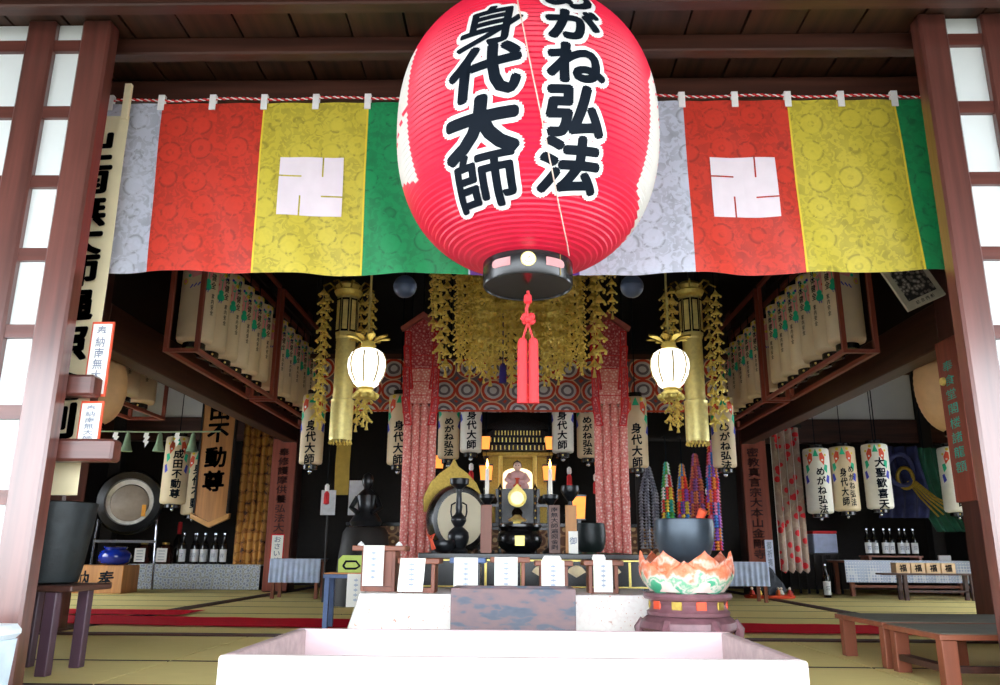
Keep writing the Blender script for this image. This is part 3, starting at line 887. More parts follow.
for (x, m, lab, txt) in ((-0.257, wood_brownz, 'upright brown wooden tablet between the drum and the burner', '奉納'), (0.302, P('tablet_grey', (120, 92, 84), .6, stretch=(1, 1, .1), var=.3), 'upright grey weathered tablet beside the burner', '南無大師遍照金剛'), (0.437, wood_honey, 'upright honey-coloured wooden tablet beside the white card', '奉')):
    t = thing('wooden_tablet', lab, 'tablet', (x, 6.70, DT))
    MB().box(-.046, .046, 0, .03, 0, .385, .003).build('board', m, t)
    if len(txt) > 2: lettering('lettering', column(txt, 0, .37, .043, .06), ink, t, -.002, 0.01)
t = thing('white_card', 'small white card with a brushed mark leaning on the honey-coloured tablet', 'card', (0.45, 6.655, DT))
MB().box(-.038, .038, 0, .008, 0, .175).build('card', paper, t)
lettering('lettering', [('御', 0, .10, .06, .06)], ink_grey, t, -.002)
t = thing('grey_pot', 'dark grey round-bellied pot on a green cloth', 'pot', (0.63, 7.12, DT + .012))
MB().lathe([(.09, 0), (.115, .03), (.13, .09), (.132, .16), (.125, .24), (.118, .245), (.10, .235), (1e-7, .2)], 28).build('body', pot_dark, t, smooth=True)
o = MB().grid(lambda u, v: (-.24 + .48 * u, -.18 + .36 * v, .003 + .008 * sin(u * 14) * sin(v * 9) ** 2 + .004), 20, 14).build('green_cloth', green_cloth, smooth=True)
tag(o, 'crumpled green cloth under the dark grey pot', 'cloth'); o.location = (0.66, 6.86, DT)
for v in o.data.vertices:
    v.co.z = 0.001 + 0.009 * abs(sin(v.co.x * 30) * sin(v.co.y * 22))

# drum with flame-shaped gold rear ornament
t = thing('temple_drum', 'large temple drum with pale skin and dark rim on a stand', 'drum', (-0.60, 8.1, 0), 0.28)
mb = MB()
prof = [(.20, -.18), (.27, -.16), (.305, -.05), (.31, 0.0), (.305, .05), (.27, .16), (.20, .18)]
n = 40
def ring_y(prof, cz, sx=1.0):
    b = MB(); b.lathe(prof, n)
    b.v = [(x * sx, z, y * 1.12 + cz) for x, y, z in b.v]
    return b
ring_y([(.235, -.17), (.275, -.165), (.30, -.10), (.31, 0), (.30, .10), (.275, .16), (.235, .165)], .90).build('drum_body', lacquer, t, smooth=True)
ring_y([(1e-7, -.185), (.22, -.183), (.23, -.175), (.23, -.171)], .90).build('drum_skin', skin_drum, t, smooth=True)
mb = MB(); mb.box(-.3, .3, -.12, .12, 0, .08, .01); mb.box(-.26, -.20, -.06, .06, .08, .70); mb.box(.20, .26, -.06, .06, .08, .70); mb.build('stand', lacquer, t)
fl = [(-.30, 0), (-.31, .14), (-.24, .30), (-.14, .40), (-.04, .47), (0, .55), (.04, .47), (.14, .40), (.24, .30), (.31, .14), (.30, 0)]
MB().prism([(x, .98 + z) for x, z in fl], .20, .24).build('flame_ornament', gold_dull, t)

# lotus stand and great bowl
t = thing('lotus_stand', 'painted wooden lotus stand with orange and green petals on curved legs', 'stand', (1.0, 4.95, 0))
m_, nt, b_ = base_mat('lotus_petal_paint')
tc = nt.nodes.new('ShaderNodeTexCoord'); sx_ = nt.nodes.new('ShaderNodeSeparateXYZ'); nz = nt.nodes.new('ShaderNodeTexNoise'); ad = nt.nodes.new('ShaderNodeMath'); rp = nt.nodes.new('ShaderNodeValToRGB')
nz.inputs['Scale'].default_value = 11; nz.inputs['Detail'].default_value = 6; ad.operation = 'MULTIPLY_ADD'; ad.inputs[1].default_value = 0.30
nt.links.new(tc.outputs['Object'], sx_.inputs[0]); nt.links.new(tc.outputs['Object'], nz.inputs['Vector'])
nt.links.new(nz.outputs['Fac'], ad.inputs[0]); nt.links.new(sx_.outputs[2], ad.inputs[2]); nt.links.new(ad.outputs[0], rp.inputs[0])
cr = rp.color_ramp
for p, c in ((0.50, (70, 170, 130)), (0.535, (90, 186, 146)), (0.555, (238, 226, 218)), (0.575, (110, 190, 150)), (0.60, (240, 222, 210)), (0.625, (240, 150, 116)), (0.66, (236, 110, 66)), (0.69, (240, 190, 170)), (0.72, (238, 120, 76))):
    e = cr.elements.new(p); e.color = lin(c) + (1,)
cr.elements[0].color = lin((60, 180, 130)) + (1,)
nt.links.new(rp.outputs[0], b_.inputs['Base Color']); b_.inputs['Roughness'].default_value = 0.45
petal_paint = m_
green_petal = P('petal_green', (150, 212, 182), .5, var=.45, scale=16)
def petal(z0, z1, r0, rm, r1, w, a0, thick=.012):
    """cupped pointed petal on the stand's axis"""
    def fn(u, v):
        s = 2 * u - 1
        wid = w * (.62 + .38 * sin(v / .5 * pi / 2) if v < .5 else max(0.0, 1 - ((v - .5) / .5) ** 1.5))
        r = (1 - v) ** 2 * r0 + 2 * v * (1 - v) * rm + v * v * r1
        r = r * (1 - .05 * s * s)
        a = a0 + s * wid
        z = z0 + (z1 - z0) * (v - .05 * s * s * v)
        return (r * sin(a), -r * cos(a), z)
    b = MB(); b.grid(fn, 8, 14)
    return b
for k in range(7):
    petal(.37, .605, .20, .30, .268, .54, 2 * pi * (k + .25) / 7).build('petal', petal_paint, t, smooth=True)
for k in range(7):
    petal(.365, .55, .21, .305, .278, .44, 2 * pi * (k + .75) / 7).build('outer_petal', petal_paint, t, smooth=True)
MB().lathe([(.16, .37), (.215, .372), (.25, .42), (.262, .50), (.25, .53), (.20, .535), (1e-7, .535)], 40).build('lotus_core', P('lotus_cream', (240, 214, 204), .5), t, smooth=True)
rose_lacq = P('rose_lacquer', (122, 84, 92), .4, var=.2, scale=20)
MB().lathe([(.2, .235), (.235, .24), (.24, .26), (.225, .27), (.215, .30), (.225, .325), (.25, .33), (.258, .345), (.25, .362), (.2, .366)], 44).build('ring_base', rose_lacq, t, smooth=True)
for k in range(10):
    a = 2 * pi * k / 10 + .15
    MB().box(-.03, .03, -.006, .006, .275, .322, .003).build('inlay', gold_dull if k % 2 else orange_paint, t).matrix_local = Matrix.Translation((.219 * sin(a), -.219 * cos(a), 0)) @ Matrix.Rotation(a, 4, 'Z')
MB().lathe([(.18, .13), (.24, .14), (.275, .17), (.27, .205), (.235, .235), (.18, .236)], 44, wob=lambda a, k: 1 + .03 * cos(6 * a)).build('apron', rose_lacq, t, smooth=True)
for k in range(6):
    a = 2 * pi * (k + .35) / 6
    pts = [(.25, .19), (.285, .15), (.28, .09), (.235, .05), (.225, .02), (.25, .0)]
    MB().tube([(r * sin(a), -r * cos(a), z + .012) for r, z in pts], .02, 8, [.035, .032, .026, .02, .018, .022]).build('leg', rose_lacq, t, smooth=True)
MB().lathe([(.24, 0.0), (.27, .003), (.27, .02), (.24, .022)], 40).build('foot_ring', rose_lacq, t)
t = thing('singing_bowl', 'large dark grey bronze singing bowl resting in the lotus stand', 'bowl', (1.0, 4.95, .537))
MB().lathe([(.08, 0), (.12, .01), (.15, .05), (.172, .12), (.178, .19), (.174, .245), (.168, .25), (.160, .245), (.165, .19), (.15, .08), (1e-7, .03)], 48).build('bowl', bronze_grey, t, smooth=True)
MB().tube([(.02, .02, .05), (.06, -.06, .20), (.10, -.10, .30)], .016, 10, [.012, .018, .028]).build('striker', orange_paint, t, smooth=True)

# ================================================================== HANGING GOLD, LAMPS, LANTERNS
ST = {}
def strand_mesh(n, k=1.0, end=True):
    """string of tiered gold pendants: little bells of leaf with beads at their corners"""
    key = (n, k, end)
    if key in ST: return ST[key]
    mb = MB(); step = .105 * k
    mb.tube([(0, 0, 0), (0, 0, -step * n)], .0025, 4)
    for i in range(n):
        z = -step * (i + .15)
        w = .056 * k
        mb.lathe([(.004, .005), (.014 * k, -.012 * k), (w * .72, -.048 * k), (w, -.058 * k), (w * .55, -.064 * k)], 5, (0, 0, z))
        for j in range(5):
            a = 2 * pi * j / 5 + i
            mb.ball((w * .95 * cos(a), w * .95 * sin(a), z - .074 * k), .0145 * k, 5, 4)
    if end:
        z = -step * n
        mb.lathe([(.004, .0), (.010 * k, -.01 * k), (.010 * k, -.03 * k), (.021 * k, -.075 * k), (.0, -.075 * k)], 8, (0, 0, z))
    ST[key] = mb.mesh('pendant_strand', gold)
    return ST[key]
def strand(parent, x, y, z, n, k=1.0, end=True):
    return link('pendant_strand', strand_mesh(n, k, end), parent, (x, y, z), random.uniform(0, 6))

t = thing('gold_canopy', 'round gilt canopy dripping with tiers of golden pendants behind the giant lantern', 'canopy', (0.02, 7.6, 2.2))
MB().lathe([(.10, 1.75), (.3, 1.65), (.56, 1.45), (.62, 1.32), (.60, 1.26), (.56, 1.24), (.3, 1.26), (1e-7, 1.3)], 40).build('canopy_dome', gold_dull, t, smooth=True)
MB().lathe([(.60, 1.12), (.64, 1.12), (.645, 1.26), (.60, 1.26)], 40).build('canopy_band', gold, t, smooth=True)
MB().lathe([(.40, .60), (.44, .60), (.445, .68), (.40, .68)], 36).build('inner_band', gold, t, smooth=True)
for k in range(22):
    a = 2 * pi * k / 22
    strand(t, .61 * cos(a), .61 * sin(a), 1.14, 9 if k % 3 else 11, .88)
for k in range(18):
    a = 2 * pi * (k + .5) / 18
    strand(t, .50 * cos(a), .50 * sin(a), 1.2, 12, .8)
for k in range(14):
    a = 2 * pi * k / 14
    strand(t, .40 * cos(a), .40 * sin(a), .62, 6 if k % 2 else 7, .75)
for k in range(8):
    a = 2 * pi * k / 8
    strand(t, .22 * cos(a), .22 * sin(a), 1.2, 11, .75)
for k in range(8):
    a = 2 * pi * (k + .5) / 8
    MB().tube([(.6 * cos(a), .6 * sin(a), 1.35), (.78 * cos(a), .78 * sin(a), 1.46), (.84 * cos(a), .84 * sin(a), 1.4)], .012, 6).build('bracket_arm', gold_dull, t)
    strand(t, .82 * cos(a), .82 * sin(a), 1.4, 10, 1.15)
    b = a + .14
    MB().tube([(.78 * cos(a), .78 * sin(a), 1.45), (.92 * cos(b), .92 * sin(b), 1.44)], .009, 6).build('bracket_arm', gold_dull, t)
    strand(t, .92 * cos(b), .92 * sin(b), 1.43, 9, .85)
MB().tube([(0, 0, 1.7), (0, 0, 2.2)], .02).build('hanging_rod', bronze, t)
for x in (-.16, .08):
    o = MB().lathe([(.006, .11), (.024, .09), (.03, .07), (.036, -.08), (.0, -.08)], 12, (x, -.3, 0)).tube([(x, -.3, .1), (x, -.3, .6)], .006).build('purple_tassel', purple_cloth, t, smooth=True)

def gold_pillar(x, rz):
    t = thing('gold_hanging_column', 'gilt hanging column with a framed panel and pendant chains beside a lotus lamp', 'ornament', (x, 8.0, 1.62), rz, 'pair of gilt hanging columns')
    hx = lambda r, n=8: [(r * cos(2 * pi * (i + .5) / n), r * sin(2 * pi * (i + .5) / n)) for i in range(n)]
    MB().lathe([(.11, .05), (.115, .07), (.115, .44), (.12, .46), (.09, .47)], 40, wob=lambda a, k: 1 + .025 * sin(20 * a)).build('lower_drum', gold_pale, t)
    for k in range(16):
        a = 2 * pi * k / 16
        pass
    mb = MB()
    for k in range(18):
        a = 2 * pi * k / 18
        mb.lathe([(.003, 0), (.013, -.03), (.004, -.04)], 5, (.11 * cos(a), .11 * sin(a), .05))
    mb.build('fringe', gold, t)
    MB().lathe([(.10, .47), (.10, 1.1), (.11, 1.12), (.11, 1.14)], 32, wob=lambda a, k: 1 + .03 * sin(16 * a)).build('fluted_column', gold_pale, t)
    MB().prismz(hx(.115), 1.141, 1.56).build('panel_box', gold_pale, t)
    for k in range(8):
        a = 2 * pi * k / 8
        p = MB().box(-.038, .038, -.005, .0, 1.17, 1.53).build('panel_frame', lacquer, t)
        p.matrix_local = Matrix.Translation((.1085 * sin(a), -.1085 * cos(a), 0)) @ Matrix.Rotation(a, 4, 'Z')
        q = MB().box(-.026, .026, -.008, -.0045, 1.19, 1.51).build('panel_inlay', gold_pale, p)
    MB().lathe([(.08, 1.56), (.13, 1.58), (.15, 1.62), (.13, 1.64), (.14, 1.68), (.10, 1.72), (.02, 1.74)], 24).build('crown', gold, t, smooth=True)
    for k in range(8):
        a = 2 * pi * (k + .5) / 8
        MB().tube([(.1 * cos(a), .1 * sin(a), 1.62), (.2 * cos(a), .2 * sin(a), 1.70), (.27 * cos(a), .27 * sin(a), 1.66)], .01, 5).build('crown_arm', gold_dull, t)
        if k not in (5, 6): strand(t, .26 * cos(a), .26 * sin(a), 1.64, 14, .95)
    MB().tube([(0, 0, 1.73), (0, 0, 2.78)], .01).build('hanging_rod', bronze, t)
gold_pillar(-1.79, 0); gold_pillar(1.80, 0.2)

def lotus_lamp(x, lab):
    t = thing('lotus_lamp', lab, 'lamp', (x, 7.3, 1.97), 0, 'pair of white lotus lamps')
    MB().lathe([(.05, 0), (.085, .015), (.10, .04), (.09, .06), (.06, .08), (.075, .10)], 24).build('gilt_base', gold, t, smooth=True)
    for k in range(8):
        a = 2 * pi * k / 8
        MB().ball((.10 * cos(a), .10 * sin(a), .02), .03, 8, 5).build('base_bud', gold, t, smooth=True)
    MB().lathe([(.075, .10), (.12, .14), (.165, .22), (.183, .30), (.178, .37), (.15, .43), (.10, .465), (.06, .475)], 48, wob=lambda a, k: 1 - .035 * abs(cos(4 * a)) ** 6).build('glass_shade', glow_white, t, smooth=True)
    for k in range(8):
        a = 2 * pi * (k + 0) / 8
        MB().tube([(r * cos(a) * .985, r * sin(a) * .985, z) for r, z in ((.12, .14), (.165, .22), (.183, .30), (.178, .37), (.15, .43))], .007, 5).build('rib', gold_dull, t)
    MB().lathe([(.055, .47), (.07, .475), (.065, .54), (.03, .55)], 20).build('neck', gold, t, smooth=True)
    for k in range(8):
        a = 2 * pi * (k + .5) / 8
        def fn(u, v, a=a):
            s = 2 * u - 1
            r = .05 + .16 * v; w = .32 * sin(v * pi * .9 + .25) * .9
            return (r * cos(a + s * w), r * sin(a + s * w), .55 + .05 * v * v + .03 * sin(v * pi) - .02 * s * s)
        MB().grid(fn, 5, 5).build('lotus_petal', gold_dull if k % 2 else gold, t, smooth=True)
    MB().tube([(0, 0, .55), (0, 0, 2.43)], .012, 8).build('hanging_rod', gold_pale, t)
lotus_lamp(-1.42, 'glowing white lotus lamp with gilt petals hanging on the side of the drum')
lotus_lamp(1.42, 'glowing white lotus lamp with gilt petals hanging on the side of the crane garlands')
for x in (-0.822, 0.825):
    t = thing('hanging_ball', 'steel-blue hanging ball with a seam below the curtain panel in ' + ('green' if x < 0 else 'white'), 'ball', (x, 5.5, 2.37), 0, 'pair of blue hanging balls')
    MB().ball((0, 0, .084), .084, 28, 16).build('ball', steel_blue, t, smooth=True)
    MB().lathe([(.0845, .080), (.0862, .084), (.0845, .088)], 28).build('seam', steel_blue, t)
    MB().tube([(0, 0, .165), (0, 0, 2.03)], .003).build('cord', ink, t)

# ---- red brocade hanging banners with house-shaped heads
def hata(x, lab):
    t = thing('brocade_banner', lab, 'banner', (x, 8.6, 0.50), 0, 'pair of red brocade banners')
    MB().prism([(-.25, 2.52), (-.24, 2.49), (-.19, 2.50), (0, 2.63), (.19, 2.50), (.24, 2.49), (.25, 2.52), (0, 2.70)], -.05, .05).build('roof_board', P('banner_roof', (176, 92, 84), .6), t)
    MB().prism([(-.185, 2.49), (.185, 2.49), (0, 2.62)], -.02, .02).build('head_cloth', brocade_red, t)
    MB().prism([(-.19, 2.49), (.19, 2.49), (.165, 2.05), (-.165, 2.05)], -.015, .015).build('upper_cloth', brocade_red, t)
    MB().prism([(-.165, 2.049), (.165, 2.049), (.17, 1.66), (-.17, 1.66)], -.02, .02).build('middle_cloth', brocade_rose, t)
    for i, (z1, z0) in enumerate(((2.47, 2.0), (2.30, 1.82), (2.06, 1.55), (1.72, 1.42))):
        for s in (-1, 1):
            xa = s * (.165 + .01 * (i % 2)); xb = s * (.125 if i % 2 else .15)
            q = [(xa - .03, z1), (xa + .03, z1), (xb + .035, z0), (xb - .035, z0)]
            mb = MB()
            for (p0, p1) in zip(q, q[1:] + q[:1]):
                mb.tube([(p0[0], -.035 - .004 * i, p0[1]), (p1[0], -.035 - .004 * i, p1[1])], .008, 5)
            f_ = mb.build('streamer_frame', red_cloth, t)
            MB().prism(q, -.036 - .004 * i, -.030 - .004 * i).build('streamer', brocade_red, f_)
    for k in range(4):
        xx = -.135 + .09 * k
        MB().lathe([(.02, 0), (.042, .015), (.045, .05), (.046, 1.62), (.03, 1.66)], 14, (xx, 0, 0)).build('tube_leg', brocade_rose, t, smooth=True)
        MB().lathe([(.035, -.02), (.04, -.005), (.03, .014)], 10, (xx, 0, 0)).build('tip', gold_pale, t)
    for z in (2.2, 2.05, 1.9, 1.75):
        MB().box(-.16, .16, -.024, -.0205, z - .004, z + .004).build('band', red_cloth, t)
    MB().tube([(0, 0, 2.69), (0, 0, 3.9)], .008).build('hanging_rod', bronze, t)
hata(-1.06, 'red brocade banner with house-shaped head hanging beside the drum')
hata(1.005, 'red brocade banner with house-shaped head hanging beside the grey pot')

t = thing('brocade_valance', 'wide brocade valance of red-edged medallions hung across the sanctuary', 'valance', (0, 9.3, 2.19))
MB().grid(lambda u, v: (-2.35 + 4.7 * u, .02 * sin(u * 60) * (1 - v), .64 * v), 120, 4, .006).build('cloth', brocade_valance, t, smooth=True)
MB().box(-2.35, 2.35, -.03, -.021, .0, .02).build('hem', orange_paint, t)
MB().box(-2.5, 2.5, -.02, .03, .64, .70).build('rail', wood_darkx, t)
for s in (-1, 1):
    MB().tube([(s * 2.2, 0, .70), (s * 2.2, 0, 2.21)], .012).build('hanging_rod', bronze, t)

# ---- paper lanterns with painted flowers
LM = {}
paints = [lan_cream, green_paint, blue_paint, pink_paint, yellow_paint, orange_paint, white_paint]
def circ(cx, cz, r, n=12, sx=1.0):
    return [(cx + r * sx * cos(2 * pi * i / n), cz + r * sin(2 * pi * i / n)) for i in range(n)]
def lantern_parts(style, r, h, texts, d, a0, shade):
    """style 'row': gourd and flowers beside small writing; 'big': large writing under a painted crown"""
    key = (style, r, h, texts, d, a0, shade.name)
    if key in LM: return LM[key]
    prof = [(r * .70, 0), (r * .93, h * .012), (r, h * .04)]
    nrib = 26
    for k in range(nrib + 1):
        z = h * (.04 + .92 * k / nrib)
        prof.append((r * (1.0 if k % 2 else .993), z))
    prof += [(r * .93, h * .988), (r * .70, h)]
    out = [('paper_shade', MB().lathe(prof, 28).mesh('paper_shade', shade, True, 60))]
    out.append(('bottom_cap', MB().lathe([(r * .5, -.055), (r * .62, -.05), (r * .62, -.004), (r * .55, 0.004)], 20).mesh('bottom_cap', lacquer, True)))
    out.append(('top_cap', MB().lathe([(r * .55, h - .004), (r * .62, h + .004), (r * .62, h + .05), (r * .3, h + .055)], 20).mesh('top_cap', lacquer, True)))
    mb = MB(); mb.ball((r * .63 * sin(a0), -r * .63 * cos(a0), -.03), .011, 6, 4); out.append(('brass_stud', mb.mesh('brass_stud', gold)))
    fn = on_cyl(r + .0035, a0)
    fn2 = on_cyl(r + .0055, a0)
    mb = MB()
    def put(ci, poly, f=fn):
        mb.cur = ci
        mb.add(*mapped(poly, [tuple(range(len(poly)))], f, .03))
    if style == 'row':
        put(3, [(d * u, z) for u, z in ((-.02, h * .72), (-.13, h * .66), (-.20, h * .74), (-.22, h * .9), (-.12, h * .93), (-.03, h * .84))])
        for (u, z, rr, ci) in ((-.15, .86, .045, 4), (-.15, .86, .03, 3), (-.06, .93, .022, 4), (.03, .95, .018, 4), (-.02, .90, .014, 2), (.07, .90, .014, 2), (-.09, .80, .016, 4), (.10, .95, .02, 4)):
            put(ci, circ(d * u, h * z, rr, 10), fn2)
        put(3, [(d * u, h * z) for u, z in ((-.05, .62), (.02, .66), (.045, .74), (.02, .82), (-.04, .86), (-.07, .74))])
        for (u, z, rr, ci) in ((.03, .84, .02, 4), (-.035, .72, .014, 5), (.055, .80, .012, 2), (.0, .88, .016, 1), (-.05, .67, .012, 4), (-.20, .62, .03, 4), (-.20, .62, .018, 3), (-.16, .68, .016, 1)):
            put(ci, circ(d * u, h * z, rr, 10), on_cyl(r + .0045, a0))
        g = .58
        put(1, circ(d * .0, h * g, .036), fn2); put(1, circ(d * .0, h * (g + .055), .024), fn2)
        put(1, [(d * -.004, h * (g + .07)), (d * .004, h * (g + .07)), (d * .012, h * (g + .22)), (d * .004, h * (g + .22))], fn2)
        for q in range(12):
            a, b = 2 * pi * q / 12, 2 * pi * (q + 1) / 12
            e = lambda a, k: (d * (.025 + .026 * k * cos(a) + .03 * k * sin(a)), h * (g + .25) + .055 * k * sin(a))
            put(1, [e(a, .82), e(b, .82), e(b, 1), e(a, 1)], fn2)
        for (u, z, dx, dz) in ((-.12, .56, .03, .03), (-.15, .545, .03, .03), (-.09, .575, .03, .03), (-.02, .52, .015, .03), (.0, .52, .012, .03), (-.05, .54, .02, .03)):
            put(2, [(d * u, h * z), (d * (u + .008), h * z - .004), (d * (u + dx), h * z + dz), (d * (u + dx * .7), h * z + dz + .006)], fn2)
    else:
        put(1, [(-.04, h * .86), (-.02, h * .92), (0, h * .98), (.02, h * .92), (.04, h * .86)])
        for s in (-1, 1):
            put(5, [(s * .05, h * .80), (s * .11, h * .72), (s * .13, h * .84), (s * .09, h * .92), (s * .05, h * .90)])
            put(1, [(s * .10, h * .66), (s * .15, h * .60), (s * .17, h * .72), (s * .12, h * .74)])
            put(2, [(s * .12, h * .48), (s * .17, h * .44), (s * .19, h * .56), (s * .15, h * .58)])
            put(4, circ(s * .07, h * .95, .022, 10), fn2)
            put(4, circ(s * .14, h * .88, .018, 10), fn2)
            put(6, circ(s * .09, h * .80, .015, 8), fn2)
    out.append(('painted_motif', mb.mesh('painted_motif', paints)))
    for (txt, u, ztop, pitch, sx) in texts:
        mb = MB()
        mb.add(*mapped(*flat_polys(column(txt, u, h * ztop, pitch, sx), 0.0, .06, sx * (.03 if sx > .09 else .02)), fn2, .03))
        out.append(('lettering', mb.mesh('lettering', ink)))
    LM[key] = out
    return out
def paper_lantern(label, loc, group, style='big', r=.145, h=.82, texts=(), d=1, a0=0.0, shade=None, hang=0.4, knob=True, rod_top=None):
    t = thing('paper_lantern', label, 'lantern', loc, 0, group)
    for nm, me in lantern_parts(style, r, h, tuple(texts), d, a0, shade or lan_cream):
        link(nm, me, t)
    if knob:
        link('bulb_tip', KNOB, t, (0, 0, -.075))
    MB().tube([(0, 0, h + .05), (0, 0, h + .05 + hang)], .006).build('hanging_cord', ink, t)
    return t
KNOB = MB().ball((0, 0, 0), .026, 10, 6).mesh('bulb_tip', chrome, True)

ORD = ['first', 'second', 'third', 'fourth', 'fifth', 'sixth', 'seventh', 'eighth', 'ninth', 'tenth', 'eleventh', 'twelfth']
# racks of lanterns along the beams
rowt = lambda s: (('身体健全', .058 * s, .92, .075, .056), ('家内安全', .062 * s, .52, .05, .036))
for s, lab in ((-1, 'painted white lantern from the inner pillar in the rack above the gold plaque'), (1, 'painted white lantern from the inner pillar in the rack near the framed photograph')):
    grp = 'lanterns in the rack ' + ('above the gold plaque' if s < 0 else 'near the framed photograph')
    n = 12
    for k in range(n):
        y = 6.62 + k * .315 + (0.26 if k > 5 else 0)
        paper_lantern(ORD[k] + ' ' + lab, (s * 2.80, y, 2.315), grp, 'row', .152, .84, rowt(-s), s * -1, radians(-46 * s), lan_cream, .2, False)
    for (ya, yb) in ((6.36, 8.47), (8.58, 10.60)):
        t = thing('lantern_rack', 'red-brown hanging rack carrying lanterns beside the ' + ('plaque beam' if s < 0 else 'photograph beam') + ', ' + ('front' if ya < 7 else 'rear') + ' section', 'rack', (s * 2.80, ya, 2.18))
        L_ = yb - ya
        for dx in (-.13, .13):
            MB().box(dx - .018, dx + .018, 0, L_, 0, .035).build('bottom_rail', wood_red, t)
            MB().box(dx - .018, dx + .018, 0, L_, 1.26, 1.30).build('top_rail', wood_red, t)
            for y in (0, L_ - .036):
                MB().box(dx - .018, dx + .018, y, y + .036, .035, 1.26).build('upright', wood_redz, t)
        for y in (0, L_ - .036):
            MB().box(-.112, .112, y, y + .036, 0, .03).build('cross_rail', wood_red, t)
            MB().box(-.006, .006, y, y + .012, 1.30, 2.22).build('hanger', wood_black, t)
        MB().box(-.012, .012, 0.04, L_ - .04, 1.262, 1.28).build('lantern_bar', wood_black, t)

V4 = lambda txt: ((txt, 0.0, .80, .80 * .76 / len(txt), .15),)
C4 = lambda txt, u=0.0, p=.15: ((txt, u, .80, p, .13),)
dai, meg = '身代大師', 'めがね弘法'
for (x, y, z, txt, p, sh, lab) in (
    (-.836, 9.64, 1.67, meg, .094, lan_cream, 'cream paper lantern with five characters hanging between a red banner and the white lantern'),
    (-.56, 9.53, 1.735, dai, .116, lan_white, 'white paper lantern with four characters above the drum'),
    (.54, 9.53, 1.735, dai, .116, lan_white, 'white paper lantern with four characters above the white-skinned statue side candle'),
    (.845, 9.64, 1.69, meg, .094, lan_cream, 'cream paper lantern with five characters hanging beside the red banner near the cranes'),
    (-1.345, 9.0, 1.53, dai, .126, lan_cream, 'cream paper lantern with four characters between the lotus lamp and the red banner'),
    (1.335, 9.0, 1.51, dai, .126, lan_cream, 'cream paper lantern with four characters beside the crane garlands'),
    (-2.335, 9.0, 1.53, dai, .126, lan_cream, 'cream paper lantern with four characters beneath the rack end near the signboard pillar'),
    (2.31, 9.0, 1.515, meg, .105, lan_cream, 'cream paper lantern with five characters beneath the rack end near the sign pillar')):
    if lab.startswith('white paper lantern with four characters above the white'): lab = 'white paper lantern with four characters above the grey pot'
    h = .80
    paper_lantern(lab, (x, y, z), 'lanterns hung before the sanctuary', 'big', .13, h, ((txt, 0.0, .615, p, .12),), 1, radians(-6 if x > 0 else 6), sh, 4.4 - z - h - .06)

# ================================================================== SANCTUARY
t = thing('inner_altar', 'long inner altar faced with brown medallion brocade', 'altar', (0, 10.2, 0))
MB().box(-2.15, 2.15, 0, 2.0, .90, .95, .006).build('altar_top', lacquer, t)
MB().grid(lambda u, v: (-2.11 + 4.22 * u, .03 + .012 * sin(u * 90) * (1 - v), .9 * v), 120, 2).build('brocade_front', brocade_brown, t, smooth=True)
MB().box(-2.1, 2.1, .06, 1.98, 0, .899).build('altar_body', wood_black, t)
t = thing('shrine_cabinet', 'black and gold shrine cabinet with a lit niche and tiered roof', 'shrine', (0, 11.1, .951))
for s in (-1, 1):
    a, b = sorted((s * .27, s * .40)); MB().box(a, b, 0, .10, 0, .93).build('gilt_door', gold_dull, t)
    MB().tube([(s * .235, -.05, 0), (s * .235, -.05, .93)], .03, 10).build('gilt_column', gold, t)
    MB().box(*sorted((s * .40, s * .46)), -.04, .6, 0, .98).build('side_post', lacquer, t)
MB().box(-.40, .40, .30, .34, 0, .93).build('back_panel', gold_dull, t)
arch = [(-.21, .50), (.21, .50), (.21, .70)] + [(.21 * cos(a), .70 + .10 * sin(a)) for a in [pi * k / 10 for k in range(1, 10)]] + [(-.21, .70)]
MB().prism(arch, .26, .295).build('lit_niche', P('niche_glow', (255, 232, 190), .6, emit=0.9), t)
MB().box(-.48, .48, -.08, .6, .93, .98).build('cornice', gold_dull, t)
for i, (w, z) in enumerate(((.62, .99), (.56, 1.10), (.46, 1.20))):
    MB().prism([(-w, z), (w, z), (w * .95, z + .04), (w * .72, z + .09), (-w * .72, z + .09), (-w * .95, z + .04)], -.16 + .03 * i, .62).build('roof_tier', lacquer, t)
    sl = MB().box(-.008, .008, -.175 + .03 * i, -.162 + .03 * i, z + .01, z + .07).mesh('gilt_rafter', gold)
    for k in range(15): link('gilt_rafter', sl, t, (w * (-.66 + 1.32 * k / 14), 0, 0))
gable = [(-.5, 1.295), (.5, 1.295), (.42, 1.36), (.25, 1.42), (.12, 1.5), (0, 1.54), (-.12, 1.5), (-.25, 1.42), (-.42, 1.36)]
MB().prism(gable, -.1, .6).build('roof_gable', lacquer, t)
MB().box(-.30, .30, -.10, .25, .0, .48).build('plinth', lacquer, t)

